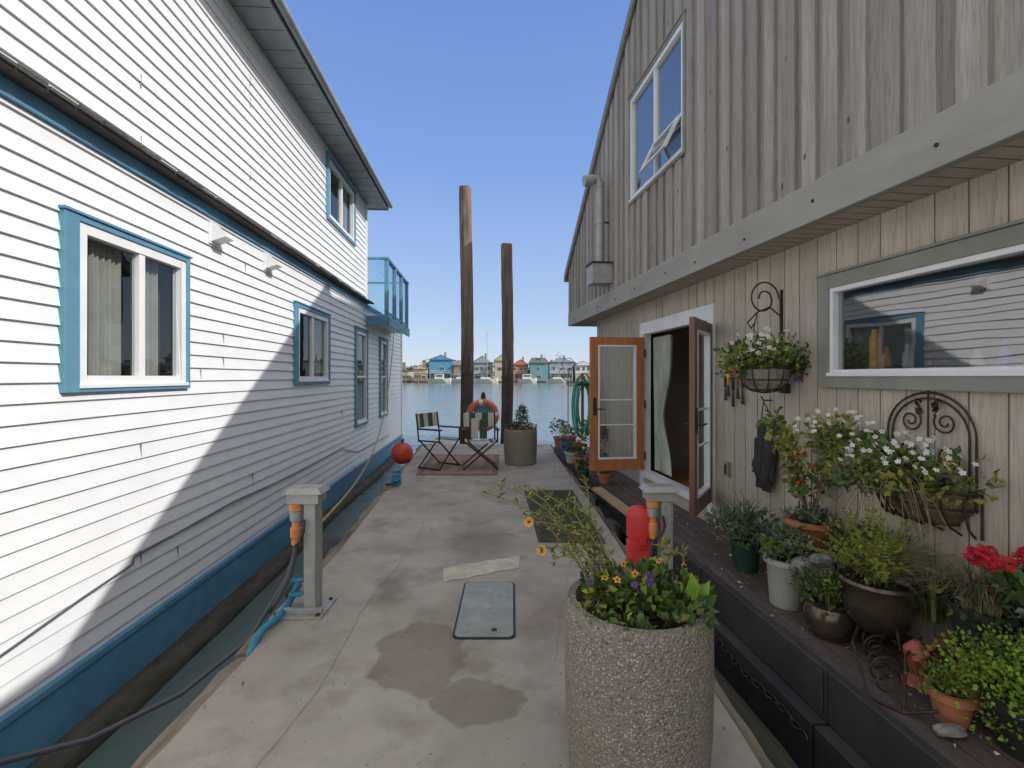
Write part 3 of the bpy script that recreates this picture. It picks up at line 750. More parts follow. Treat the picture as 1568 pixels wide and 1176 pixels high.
for i in range(200):
    y=R.uniform(1.6,5); x=eX(y)+R.uniform(.03,.65); leaf(b,Vector((x,y,.108)),Vector((R.uniform(-1,1),R.uniform(-1,1),.1)),R.uniform(.012,.035),.3,R.choice([dry_m,leafY,dry_m,fl_white,leafA]))
b.obj('deck_litter',fl,recalc=False)
b=B(); b.tube([(1.16,1.0,-.26),(1.17,1.6,-.25),(1.17,2.2,-.24),(1.13,2.9,-.25),(1.08,3.5,-.27)],[.07,.09,.085,.075,.05],log_m,9); b.obj('floating_log',smooth=True)
b=B()
for i in range(16):
    y=2.3+i*.055; x=1.385-.08*(y-2.3); z=-.20+.015*math.sin(i*.5); a=(i%2)*1.57
    b.tube([(x+.016*math.cos(t)*math.sin(a),y+.034*math.sin(t),z+.016*math.cos(t)*math.cos(a)) for t in [k*.785 for k in range(8)]],.006,metal_dk,5,True)
b.obj('mooring_chain',smooth=True)
b=B(); b.ball((1.03,5.0,-.1),.17,float_blk,14,(.6,1.3,.7),.1); b.ball((1.0,6.1,-.08),.15,float_blk,14,(.55,1.5,.7),.1); b.obj('rubber_fender',smooth=True)
b=B(); plate(b,[(.98,5.9),(1.15,4.7),(1.25,4.75),(1.1,5.95)],.115,.15,plank_y); b.obj('loose_plank')

# ------------------------------------------------------------------ pilings
def piling(x,y,z1,r0,r1,name):
    b=B(); seg=18; vs=[];fs=[];K=40
    ph=[R.uniform(.92,1.06) for _ in range(seg)]
    for k in range(K+1):
        z=-2+(z1+2)*k/K; r=r0+(r1-r0)*k/K
        for s_ in range(seg):
            a=2*math.pi*s_/seg; q=r*ph[s_]*(1+R.uniform(-.03,.03)); vs.append((x+q*math.cos(a)+.03*math.sin(z*.7),y+q*math.sin(a),z+(R.uniform(-.04,.04) if k==K else 0)))
    for k in range(K):
        for s_ in range(seg): fs.append((k*seg+s_,k*seg+(s_+1)%seg,(k+1)*seg+(s_+1)%seg,(k+1)*seg+s_))
    cut=int((1.6+2)/(z1+2)*K)
    b.add(vs,[f for i,f in enumerate(fs) if i//seg>=cut+(i%seg*7%3)],pile_m); o=b.mi(pile_wet)
    for f in [f for i,f in enumerate(fs) if i//seg<cut+(i%seg*7%3)]: b.f.append(f); b.m.append(o)
    b.f.append(tuple(K*seg+i for i in range(seg))); b.m.append(b.mi(end_gr))
    b.obj(name)
piling(-1.09,11.5,6.0,.155,.145,'wooden_piling'); piling(-.13,12.0,4.78,.15,.14,'wooden_piling')

# ------------------------------------------------------------------ planters
def planter(x,y,name,rr=.275,h=.64):
    e=E(name); b=B()
    b.lathe((x,y,0),[(rr*.9,0),(rr*.95,.01),(rr*1.0,.2),(rr*1.015,.4),(rr*1.01,h-.07),(rr*1.0,h-.02),(rr*.97,h),(rr*.86,h),(rr*.84,h-.02),(rr*.83,h-.07)],agg,56)
    b.obj('concrete_shell',e,smooth=True)
    b=B(); b.lathe((x,y,h-.075),[(.01,.02),(.12,.015),(rr*.84,0)],soil,24); b.obj('soil',e); return e
x,y=.485,1.88; e=planter(x,y,'aggregate_planter')
b=B()
for i in range(30):
    a=R.uniform(0,6.28); q=R.uniform(.02,.2); c=(x+q*math.cos(a),y+q*math.sin(a)*.9,.60+R.uniform(.02,.11))
    leaves(b,c,(.07,.07,.05),38,.038,[leafA,leafB,leafA,leafC,leafY],up=.6,w=.33)
for i in range(8):
    a=R.uniform(-2.9,-.2); q=.22; leaves(b,(x+q*math.cos(a),y+q*math.sin(a),.635),(.05,.05,.02),18,.035,[leafA,leafB,leafY],up=.2,w=.35)
leaves(b,(x+.16,y-.10,.66),(.07,.06,.045),34,.075,[leafC,leafA,leafA],up=.4,w=.28)
for i in range(24):
    a=R.uniform(0,6.28); q=R.uniform(.03,.2); p=(x+q*math.cos(a),y+q*math.sin(a),.71+R.uniform(-.02,.06)); flower(b,p,.017,R.choice([fl_pur,fl_pur,fl_pur,fl_yel]),fl_eye,5)
for (tx,ty,tz,f) in ((.07,2.0,.90,fl_yel),(.12,1.95,.80,fl_yel),(.06,2.15,1.0,None),(.24,2.05,.98,None),(.13,2.2,.98,None),(-.05,2.15,1.02,None),(.33,2.2,1.03,None),(-.12,2.1,1.0,None),(.2,2.0,.86,None),(.05,2.05,.93,None),(.28,1.9,.82,None),(.16,1.85,.8,None),(.3,2.1,.9,None),(.12,2.15,.9,None),(.62,1.95,.82,None),(.68,1.9,.78,None),(.2,2.1,.94,None),(.26,1.95,.88,None)):
    p0=Vector((x-.1+R.uniform(-.05,.05),y+R.uniform(-.02,.1),.6))
    if tx>.5: p0.x=x+.1
    p1=Vector((tx,ty,tz)); pts=[]
    for k in range(8):
        t=k/7; p=p0.lerp(p1,t)+Vector((R.uniform(-.006,.006),0,.10*math.sin(math.pi*t))); pts.append(p)
    b.tube(pts,[.0028]*7+[.0015],stem_m,4)
    for k in range(1,8):
        for _ in range(6): leaf(b,pts[k]+rv()*.014,rv()+Vector((0,0,.3)),R.uniform(.02,.045),.13,R.choice([leafA,leafY,leafY]))
    if f: flower(b,p1,.024,f,fl_eye,10,Vector((-.4,-.8,.3)))
    else:
        for _ in range(4): b.ball(p1+rv()*.02,.004,R.choice([fl_yel,dry_m]),6)
b.obj('flowers_and_foliage',e,recalc=False)
x,y=.147,8.4; e=planter(x,y,'aggregate_planter',.285,.60)
b=B()
for i in range(60):
    t=i/60; rr=.17*(1-t)+.02; a=i*2.4; leaves(b,(x+.03+rr*.6*math.cos(a),y+rr*.6*math.sin(a),.6+t*.38),(.05,.05,.035),12,.05,[leafB,leafB,leafA],up=.3,w=.15)
clumps(b,(x-.1,y,.64),(.2,.2,.08),8,30,.05,[leafA,leafD,leafB])
clumps(b,(x+.15,y-.05,.62),(.14,.14,.07),6,30,.045,[leafA,leafY])
for k in range(3): b.lathe((x-.15+k*.13,y-.15,.56),[(.03,0),(.045,.08),(.04,.08)],terra,10)
b.obj('shrubs',e,recalc=False)

# ------------------------------------------------------------------ chairs
def chair(name,x,y,rot,cushion=False):
    ca,sa=math.cos(rot),math.sin(rot); F=lambda a,c,z:(x+ca*a-sa*c,y+sa*a+ca*c,z)
    e=E(name); b=B(F); w_=.27; d=.21; r=.013
    for yy in (-d,d):
        b.tube([(-w_,yy,.02),(w_-.02,yy,.46)],r,metal_dk,8); b.tube([(w_,yy,.02),(-w_+.02,yy,.46)],r,metal_dk,8)
    for sx in (-1,1):
        b.tube([(sx*w_,-d-.02,.025),(sx*w_,d+.02,.025)],r,metal_dk,8)
        b.tube([(sx*(w_-.01),-d,.46),(sx*(w_-.01),d,.46)],r,metal_dk,8)
        b.tube([(sx*(w_),-d,.44),(sx*(w_),-d,.64)],r,metal_dk,8); b.tube([(sx*w_,d,.44),(sx*w_,d+.03,.70),(sx*w_,d+.06,.90)],r,metal_dk,8)
        b.box(sx*w_-.028,sx*w_+.028,-d-.04,d+.02,.64,.662,metal_dk)
    b.obj('frame',e,smooth=True)
    b=B(F)
    K=10; vs=[]
    for i in range(K+1):
        t=i/K; a=-w_+.01+2*(w_-.01)*t; z=.465-.035*math.sin(math.pi*t); vs+=[(a,-d,z),(a,d,z),(a,-d,z-.006),(a,d,z-.006)]
    for i in range(K): b.add(vs[4*i:4*i+8],[(0,1,5,4),(2,6,7,3),(0,4,6,2),(1,3,7,5)],canvas if i not in (1,8) else canvas_g)
    for i in range(K):
        f=lambda t:(-w_+2*w_*t, d+.05+.03*math.sin(math.pi*t)-.015)
        (a0,c0),(a1,c1)=f(i/K),f((i+1)/K)
        b.add([(a0,c0,.66),(a1,c1,.66),(a1,c1+.03,.89),(a0,c0+.03,.89),(a0,c0+.006,.66),(a1,c1+.006,.66),(a1,c1+.036,.89),(a0,c0+.036,.89)],[(0,1,2,3),(7,6,5,4),(0,4,5,1),(3,2,6,7)],canvas if i not in (2,3,6,7) else canvas_g)
    if cushion:
        b.box(-.13,-.02,d-.10,d-.02,.47,.80,canvas); b.box(.01,.13,d-.10,d-.02,.47,.78,canvas_g)
    b.obj('canvas',e,smooth=True)
chair('director_chair',-1.2,8.0,math.radians(60)); chair('director_chair',-.53,7.95,math.radians(8),True)

e=E('life_ring_stand'); X0,Y0=-.62,10.45
b=B(); b.box(X0-.05,X0+.05,Y0-.05,Y0+.05,0,.98,white_vinyl); b.box(X0-.09,X0+.09,Y0-.06,Y0+.06,.98,1.0,white_vinyl); b.lathe((X0,Y0,1.0),[(.04,0),(.055,.02),(.05,.12),(.02,.17)],metal_dk,10)
b.box(X0-.2,X0+.2,Y0-.08,Y0-.055,.5,.88,blue_trim); b.obj('post',e)
b=B(); K=48
for i in range(K):
    P_=[(X0+.28*math.cos(q),Y0-.15,.68+.28*math.sin(q)) for q in (2*math.pi*i/K,2*math.pi*(i+1)/K)]
    b.tube(P_,.06,white_vinyl if (i%12)<2 else ring_o,12)
b.tube([(X0+.35*math.cos(2*math.pi*i/40),Y0-.15,.68+.35*math.sin(2*math.pi*i/40)+.01*math.sin(i)) for i in range(40)],.006,canvas,5,True)
b.obj('life_ring',e,smooth=True)
b=B(); b.ball((-1.99,8.75,.12),.2,M('buoy_red',(.66,.08,.04),None,5,.4),20); b.tube([(-1.99,8.75,.30),(-1.97,8.72,.38)],.03,rope_blue,8); b.obj('mooring_buoy',smooth=True)
b=B(); b.tube([(-1.62,6.9,.02),(-1.6,6.7,.04),(-1.68,6.5,.05),(-1.55,6.6,.03),(-1.66,6.95,.05),(-1.72,7.2,0),(-1.75,7.8,-.1),(-1.95,8.6,-.1)],.02,rope_blue,7)
b.tube([(-1.6+.05*math.cos(i*.8),6.7+.1*math.sin(i*.8),.03+i*.008) for i in range(26)],.018,rope_blue,6)
b.obj('mooring_rope',smooth=True)

# ------------------------------------------------------------------ utility pedestals
def pedestal(name,x,y,h,base=True):
    e=E(name); b=B()
    if base:
        b.box(x-.19,x+.13,y-.12,y+.16,.001,.014,galv); b.box(x-.15,x+.12,y-.08,y-.055,.014,.05,galv)
        for q in ((-.16,-.09),(.1,-.09),(-.16,.13),(.1,.13)): b.lathe((x+q[0],y+q[1],.014),[(.014,0),(.014,.012),(.006,.013)],metal_dk,6)
    b.box(x-.005,x+.065,y-.05,y+.05,.01,h-.09,galv); b.box(x+.066,x+.072,y-.06,y+.06,.01,h-.09,galv)
    b.box(x-.105,x+.095,y-.07,y+.07,h-.10,h-.035,galv)
    vs=[(x-.13,y-.09,h-.035),(x+.12,y-.09,h-.035),(x+.12,y+.09,h-.035),(x-.13,y+.09,h-.035),(x-.09,y-.06,h),(x+.09,y-.06,h),(x+.09,y+.06,h),(x-.09,y+.06,h)]
    b.add(vs,[(3,2,1,0),(4,5,6,7),(0,1,5,4),(1,2,6,5),(2,3,7,6),(3,0,4,7)],galv)
    b.obj('post_and_cap',e,bevel=.004)
    b=B(); cx=x-.06; cy=y-.03
    b.lathe((cx,cy,h-.37),[(.018,0),(.03,.01),(.03,.05),(.036,.055),(.036,.11),(.026,.12),(.026,.16)],orange_pl,16)
    b.lathe((cx,cy,h-.21),[(.036,0),(.038,.01),(.038,.06),(.03,.065)],galv,16)
    b.lathe((cx,cy,h-.145),[(.044,0),(.044,.045)],orange_pl,16)
    b.tube([(cx+.06,cy-.03,h-.2),(cx+.07,cy-.05,h-.26),(cx+.05,cy-.05,h-.33),(cx+.01,cy-.03,h-.36)],.009,metal_dk,7)
    b.tube([(cx,cy,h-.36),(cx-.01,cy,h-.42),(cx-.03,cy-.02,h-.55),(cx-.09,cy-.04,h-.68),(cx-.16,cy-.02,.02)],.016,hose_dk,8)
    b.obj('power_connector',e,smooth=True)
pedestal('utility_pedestal',-1.31,3.1,.80); pedestal('utility_pedestal',1.04,3.40,.74,base=False)
b=B(); b.tube([(-1.42,3.22,.12),(-1.44,3.1,.03),(-1.43,2.95,.03),(-1.45,2.8,.03),(-1.44,2.72,.02),(-1.47,2.66,-.1)],.022,rope_blue,9)
b.tube([(-1.36+.07*math.cos(i*.7),3.13+.06*math.sin(i*.7),.05+.01*i) for i in range(18)],.013,rope_blue,7)
b.obj('blue_water_hose',smooth=True)
b=B()
b.tube([(-1.37,3.1,.42),(-1.45,3.1,.2),(-1.6,2.95,-.1),(-1.85,2.7,-.27),(-2.1,2.4,-.3),(-2.3,2.15,-.22),(-2.42,1.8,-.02),(-2.41,1.4,.2),(-2.4,.8,.3)],.014,hose_dk,8)
b.tube([(-2.3,1.5,-.3),(-2.2,1.8,-.4),(-2.05,1.95,-.42),(-1.9,1.85,-.46),(-1.8,1.6,-.5)],.008,pot_wht,6)
b.obj('power_cable',smooth=True)
b=B(); A_=Vector(FL(10.4,.44,2.72)); Bq=Vector((-1.50,3.75,.35)); pts=[]
for i in range(20):
    t=i/19; p=A_.lerp(Bq,t); p.z-=.75*math.sin(math.pi*t); p.x+=.1*math.sin(math.pi*t); pts.append(p)
b.tube(pts,.009,rope_yel,6); b.tube([Bq,(-1.42,3.6,.15),(-1.36,3.45,.1)],.009,rope_yel,6); b.obj('yellow_rope',smooth=True)
b=B(); b.ball((-1.72,4.6,-.15),.16,float_blk,14,(.8,1.5,.7),.08); b.ball((-1.78,4.1,-.3),.14,float_blk,12,(.8,1.3,.6),.08); b.obj('rubber_fender',smooth=True)

e=E('fire_extinguisher_case'); b=B(); x,y=.90,3.42
vs=[];rings=[(.03,.075,.055),(.05,.088,.07),(.3,.09,.072),(.305,.078,.062),(.335,.078,.062),(.34,.09,.072),(.47,.088,.07),(.52,.072,.058),(.545,.04,.035)]
seg=24; fs=[]
for z,a_,c_ in rings:
    for k in range(seg):
        t=2*math.pi*k/seg; cs,sn=math.cos(t),math.sin(t); f=1/max(abs(cs),abs(sn))**.5
        vs.append((x+a_*cs*f,y+c_*sn*f,z+.04))
for i in range(len(rings)-1):
    for k in range(seg): fs.append((i*seg+k,i*seg+(k+1)%seg,(i+1)*seg+(k+1)%seg,(i+1)*seg+k))
fs+=[tuple(range(seg)),tuple(range(len(rings)*seg-1,(len(rings)-1)*seg-1,-1))]
b.add(vs,fs,red_pl); b.box(x-.05,x+.05,y-.09,y-.074,.2,.3,red_pl); b.box(x-.02,x+.02,y-.095,y-.07,.34,.40,red_pl); b.box(x-.08,x+.08,y-.05,y+.05,0,.08,red_pl)
b.obj('case',e,smooth=True)

# ------------------------------------------------------------------ plants on the right deck
e=E('hanging_flower_basket'); c=Vector((1.80,3.45,1.5))
b=B(FR)
sp=[]
for i in range(40):
    t=i/39; a=math.pi*1.0-t*math.pi*3.0; r=.14*(1-.72*t); sp.append((3.62,.17+r*math.cos(a)*.9, 2.08+r*math.sin(a)))
b.tube([(3.62,.03,1.72),(3.62,.035,2.08)]+sp,.006,iron,6)
b.tube([(3.62,.03,1.95),(3.62,.12,2.02),(3.62,.22,1.98),(3.62,.30,1.90),(3.62,.27,1.86),(3.62,.24,1.9)],.006,iron,6)
b.box(3.61,3.63,.02,.03,1.68,2.15,iron); b.tube([(3.62,.22,1.98),(3.62,.25,1.85)],.004,iron,5)
b.obj('scroll_bracket',e)
b=B()
for k in range(10):
    a=2*math.pi*k/10; b.tube([c+Vector((.17*math.cos(a)*q,.17*math.sin(a)*q,z)) for q,z in ((1,.07),(.95,.0),(.8,-.06),(.5,-.10),(0.02,-.115))],.004,iron,5)
for q,z in ((1,.07),(.9,-.02),(.6,-.09)): b.tube([c+Vector((.17*q*math.cos(i*.314),.17*q*math.sin(i*.314),z)) for i in range(20)],.005,iron,5,True)
top=Vector(FR(3.62,.25,1.85))
for k in range(3):
    a=2.1*k; b.tube([c+Vector((.17*math.cos(a),.17*math.sin(a),.07)),top],.002,iron,4)
b.lathe(c,[(.01,-.105),(.09,-.09),(.14,-.04),(.155,.05),(.14,.055)],M('coir',(.18,.16,.13),(.32,.31,.27),12,.9,.5),20)
b.obj('wire_basket',e)
b=B(); clumps(b,c+Vector((0,0,.15)),(.29,.25,.14),34,34,.04,[leafA,leafB,leafY,leafA])
clumps(b,c+Vector((-.2,0,.05)),(.15,.12,.11),9,30,.04,[leafA,leafY]); clumps(b,c+Vector((.24,0,.05)),(.13,.12,.11),8,30,.04,[leafB,leafA])
for i in range(46):
    v=rv(); flower(b,c+Vector((-.06+v.x*.2,v.y*.2-.06,.25+v.z*.11)),.019,fl_white,fl_yel,5)
for i in range(9):
    v=rv(); flower(b,c+Vector((.25+v.x*.06,-.05,.0+v.z*.06)),.018,R.choice([fl_pink,fl_pur]),None,5)
for i in range(5):
    v=rv(); flower(b,c+Vector((-.28+v.x*.05,-.05,.02+v.z*.05)),.018,R.choice([fl_pink,fl_yel]),None,5)
b.obj('flowers',e,recalc=False)

e=E('hanging_gloves'); b=B(FR)
y0=3.72
b.tube([(y0,.03,1.32),(y0,.10,1.32),(y0,.12,1.35)],.006,iron,6); b.tube([(y0-.09,.06,1.14),(y0,.1,1.31),(y0+.09,.06,1.14)],.005,iron,5)
b.tube([(y0-.1,.06,1.14),(y0+.1,.06,1.14)],.006,iron,5)
for dy,zt,ln in ((-.06,1.14,.36),(.06,1.02,.32),(-.02,.84,.18),(.02,1.16,.3)):
    b.tube([(y0+dy,.07,zt),(y0+dy,.08,zt-ln*.45),(y0+dy+.01,.085,zt-ln*.65),(y0+dy,.08,zt-ln)],[.055,.05,.058,.03],black_cloth,10)
    for k in range(4): b.tube([(y0+dy-.03+k*.02,.085,zt-ln*.85),(y0+dy-.035+k*.024,.09,zt-ln*1.2)],[.013,.009],black_cloth,7)
    b.tube([(y0+dy+.04,.085,zt-ln*.6),(y0+dy+.07,.1,zt-ln*.85)],[.014,.009],black_cloth,7)
b.obj('gloves',e,smooth=True)
e=E('hanging_garden_tools'); b=B(FR)
b.box(4.02,4.34,.02,.035,1.56,1.59,wood_dk)
for k,(yy,m,l) in enumerate(((4.06,metal_dk,.24),(4.13,red_metal,.2),(4.2,metal_dk,.27),(4.27,fl_yel,.18),(4.31,metal_dk,.22))):
    b.tube([(yy,.045,1.58),(yy,.05,1.5)],.003,iron,5); b.tube([(yy,.05,1.51),(yy+.005,.05,1.51-l*.45)],.012,m,8); b.tube([(yy+.005,.05,1.51-l*.45),(yy,.05,1.51-l)],[.006,.014],metal_dk,6)
b.obj('tool_rack',e,smooth=True)

e=E('wrought_iron_wall_trellis'); b=B(FR); yc,zc=2.50,1.20
for r in (.23,.20):
    b.tube([(yc+r*math.cos(a),.035,zc+r*math.sin(a)*.95) for a in [math.pi*i/18 for i in range(19)]],.0055,iron,6)
for yy in (yc-.23,yc+.23,yc-.20,yc+.20): b.tube([(yy,.035,zc),(yy,.035,.86)],.0055,iron,6)
b.tube([(yc,.035,.86),(yc,.035,1.44)],.005,iron,6); xf=b.xf; b.xf=None; b.ball(Vector(FR(yc,.035,1.45)),.016,iron,8); b.xf=xf
def spiral(y0,z0,r,dirn,a0,turn=1.6):
    b.tube([(y0+dirn*r*(1-t*.8)*math.cos(a0+t*turn*6.28),.04,z0+r*(1-t*.8)*math.sin(a0+t*turn*6.28)) for t in [i/24 for i in range(25)]],.005,iron,5)
for dy in (-1,1):
    spiral(yc+dy*.09,1.27,.06,dy,2.5); spiral(yc+dy*.1,1.1,.07,dy,3.6); spiral(yc+dy*.09,.96,.06,dy,2.5)
    for q in range(4): leaf(b,Vector(FR(yc+dy*.03,.045,1.3+.02*q)),Vector((nR.y*dy*-1,.6*dy,.5)),.06,.3,iron)
for k in range(9):
    a=math.pi*k/8; b.tube([(yc-.25*math.cos(a),.03+.2*math.sin(a)*q,z) for q,z in ((1,.95),(.9,.86),(.6,.78),(.15,.74))],.006,iron,5)
for q,z in ((1,.95),(.92,.87),(.6,.78)): b.tube([(yc-.25*(q if z<.9 else 1)*math.cos(math.pi*k/14),.03+.2*q*math.sin(math.pi*k/14),z) for k in range(15)],.007,iron,6)
b.obj('ironwork',e)
b=B(FR); vs=[];K=14
for q,z in ((.93,.94),(.85,.85),(.55,.775),(.1,.75)):
    for k in range(K+1):
        a=math.pi*k/K; vs.append((yc-.25*q*math.cos(a),.03+.2*q*math.sin(a)+R.uniform(-.006,.006),z))
b.add(vs,[(j*(K+1)+i,j*(K+1)+i+1,(j+1)*(K+1)+i+1,(j+1)*(K+1)+i) for j in range(3) for i in range(K)],M('moss_liner',(.12,.075,.045),(.2,.13,.08),14,1,1,30))
b.obj('liner',e)
b=B(); c=Vector(FR(yc,.16,1.0)); clumps(b,c,(.32,.38,.15),40,32,.04,[leafY,leafA,leafB,leafY])
c2=Vector(FR(2.85,.2,1.12)); clumps(b,c2,(.18,.22,.13),17,30,.04,[leafY,leafA])
for i in range(150):
    v=rv(); q=c if i%3 else c2; flower(b,q+Vector((v.x*.28-.03,v.y*.34-.05,.06+abs(v.z)*.15)),.015,fl_white,fl_yel if i%4==0 else None,5)
for k in range(34): stem(b,c+Vector((-.05,R.uniform(-.2,.2),0)),(R.uniform(-.6,0),R.uniform(-.8,.3),.3),.36,.003,dry_m,1.1)
b.obj('white_flowers',e,recalc=False)

e=E('potted_sage'); b=B(); pot(b,(1.70,3.52,.1),.11,.22,pot_grn); b.obj('pot',e,smooth=True)
b=B(); clumps(b,(1.68,3.50,.42),(.27,.2,.13),26,26,.055,[leafD,leafD,leafA],w=.2); blades(b,(1.7,3.52,.32),50,.42,.3,[leafD,leafA],.009,.3); b.obj('leaves',e,recalc=False)
e=E('potted_succulent'); b=B(); pot(b,(1.69,2.98,.1),.115,.29,pot_wht,.8); b.obj('pot',e,smooth=True)
b=B(); clumps(b,(1.69,2.98,.46),(.17,.15,.11),22,26,.045,[leafD,leafA,leafA]); b.obj('leaves',e,recalc=False)
b=B(); b.ball((1.72,2.84,.38),.075,rock_m,12,(1.1,.8,.8),.14); b.ball((1.80,2.82,.43),.06,rock_m,12,(1.3,.8,.7),.14); b.ball((1.83,2.75,.25),.11,rock_m,10,(1,1,1.3),.14); b.obj('garden_rocks')
e=E('potted_vine'); b=B(); pot(b,(1.93,3.12,.38),.135,.2,terra,.7,.018); b.obj('pot',e,smooth=True)
b=B()
for q in ((-.09,-.09),(.09,-.09),(.0,.1)): b.tube([(1.93+q[0],3.12+q[1],.38),(1.93+q[0]*1.3,3.12+q[1]*1.3,.1)],.007,iron,6)
b.tube([(1.93+.1*math.cos(i*.4),3.12+.1*math.sin(i*.4),.375) for i in range(16)],.007,iron,6,True); b.obj('iron_stand',e)
b=B()
for k in range(11):
    p=Vector((1.93,3.12,.56)); d=Vector((R.uniform(-.5,.35),R.uniform(-.4,.4),1.1)); pts=stem(b,p,d,R.uniform(.5,.78),.005,dry_m,R.uniform(-.05,.15),8)
    for q in pts[3:]:
        for _ in range(7): leaf(b,q+rv()*.06,rv()+Vector((0,0,.1)),R.uniform(.035,.065),.36,R.choice([leafY,leafA,leafY]))
for i in range(8): v=rv(); b.ball((1.84+v.x*.2,3.05+v.y*.1,.95+v.z*.2),.010,red_pl,8)
clumps(b,(1.93,3.1,.6),(.14,.13,.07),10,24,.045,[leafA,leafD]); b.obj('vine',e,recalc=False)
e=E('potted_herbs'); b=B(); b.lathe((1.72,2.62,.1),[(.07,0),(.1,.02),(.125,.08),(.12,.14),(.105,.17),(.12,.19),(.105,.19),(.09,.16),(.01,.16)],glaze,28); b.obj('pot',e,smooth=True)
b=B(); clumps(b,(1.70,2.60,.36),(.16,.15,.1),22,28,.033,[leafA,leafY,leafB]); blades(b,(1.72,2.62,.26),50,.28,.2,[leafA,dry_m],.004,.5); b.obj('leaves',e,recalc=False)
e=E('potted_fern'); cx,cy=1.87,2.47; b=B(); b.lathe((cx,cy,.2),[(.05,0),(.10,.02),(.15,.09),(.165,.16),(.155,.22),(.17,.25),(.178,.26),(.17,.275),(.155,.26),(.14,.23),(.01,.23)],glaze,32)
b.obj('pot',e,smooth=True)
b=B()
for k in range(3):
    a=k*2.1+.4; b.tube([(cx+.13*math.cos(a),cy+.13*math.sin(a),.3),(cx+.17*math.cos(a),cy+.17*math.sin(a),.2),(cx+.12*math.cos(a),cy+.12*math.sin(a),.14),(cx+.2*math.cos(a),cy+.2*math.sin(a),.1)],.007,iron,6)
b.tube([(cx+.13*math.cos(i*.4),cy+.13*math.sin(i*.4),.27) for i in range(16)],.006,iron,6,True); b.obj('iron_stand',e)
b=B(); fern(b,(cx,cy,.44),60,.60,[leafY,leafC,leafY],1.8,.04); clumps(b,(cx-.04,cy,.66),(.17,.17,.24),16,24,.028,[leafY,leafC,leafY]); blades(b,(cx,cy,.44),30,.3,.35,[dry_m,leafY],.003,.8); b.obj('fronds',e,recalc=False)
e=E('iron_scroll_plant_stand'); b=B()
for q in range(5):
    y0=2.08+q*.09; b.tube([(1.62+.05*q+.07*(1-t*.8)*math.cos(1+t*9)*(1 if q%2 else -1),y0+.03*t,.18+.065*(1-t*.8)*math.sin(1+t*9)) for t in [i/20 for i in range(21)]],.005,iron,6)
b.tube([(1.55,2.1,.11),(1.62,2.3,.24),(1.8,2.5,.24)],.006,iron,6); b.tube([(1.62,2.0,.11),(1.75,2.15,.26),(1.95,2.3,.26)],.006,iron,6); b.tube([(1.55,2.1,.11),(1.62,2.0,.11),(1.72,1.95,.15)],.006,iron,6)
b.obj('scrolls',e)
e=E('red_metal_ornament'); b=B(); b.lathe((1.84,2.2,.1),[(.05,0),(.06,.01),(.02,.05),(.045,.12),(.05,.16),(.015,.2)],red_metal,12); b.tube([(1.78,2.14,.2),(1.74,2.09,.28),(1.80,2.09,.3)],.012,red_metal,7); b.tube([(1.88,2.24,.2),(1.95,2.22,.27)],.012,red_metal,7); b.box(1.93,1.98,2.12,2.17,.1,.28,pot_blk); b.obj('body',e,smooth=True)
e=E('potted_groundcover'); b=B(); pot(b,(1.79,1.97,.1),.075,.13,terra); b.obj('pot',e,smooth=True)
b=B(); clumps(b,(1.76,1.97,.27),(.12,.1,.08),20,36,.018,[leafC,leafA,leafC]); b.obj('leaves',e,recalc=False)
b=B(); b.ball((1.70,1.88,.125),.04,rock_m,10,(1.6,.7,.5),.22); b.obj('garden_rocks')
e=E('potted_lime_shrub'); b=B(); pot(b,(1.93,1.80,.1),.13,.2,pot_blk); b.obj('pot',e,smooth=True)
b=B(); clumps(b,(1.92,1.80,.34),(.24,.24,.19),64,56,.018,[leafC,leafC,leafC,leafA],w=.4); b.obj('leaves',e,recalc=False)
e=E('potted_dry_grass'); b=B(); pot(b,(2.06,2.12,.3),.12,.2,pot_blk); b.box(1.95,2.17,2.0,2.24,.1,.3,wood_dk); b.obj('pot',e)
b=B(); blades(b,(2.03,2.1,.48),320,.34,.38,[dry_m,dry_m,leafD,stem_m],.003,.5,.09); b.obj('grass',e,recalc=False)
e=E('potted_geranium'); b=B(); pot(b,(2.12,1.98,.52),.09,.14,pot_blk); b.tube([(2.12,1.98,.1),(2.12,1.98,.52)],.02,iron,8); b.lathe((2.12,1.98,.1),[(.09,0),(.09,.01),(.03,.02)],iron,12); b.obj('pot_on_stand',e,smooth=True)
b=B(); clumps(b,(2.08,1.96,.68),(.17,.15,.06),12,24,.045,[leafB,leafA],w=.45)
for k in range(14):
    v=rv(); q=Vector((2.02+v.x*.2,1.95+v.y*.12,.76+v.z*.025))
    for _ in range(22): flower(b,q+rv()*.028,.012,fl_red,None,5)
b.obj('leaves_and_flowers',e,recalc=False)
e=E('potted_trailing_plant'); b=B(); pot(b,FR(2.1,.12,.1),.12,.3,glaze); pot(b,FR(2.75,.13,.1),.11,.3,pot_grn); b.obj('pots',e,smooth=True)
b=B(); clumps(b,FR(2.1,.15,.5),(.18,.2,.12),16,26,.04,[leafB,leafA,leafD]); clumps(b,FR(2.75,.15,.5),(.18,.2,.16),18,26,.04,[leafB,leafA,leafY]); blades(b,FR(2.4,.12,.3),90,.5,.3,[dry_m,leafB,leafY],.004,.5); b.obj('leaves',e,recalc=False)

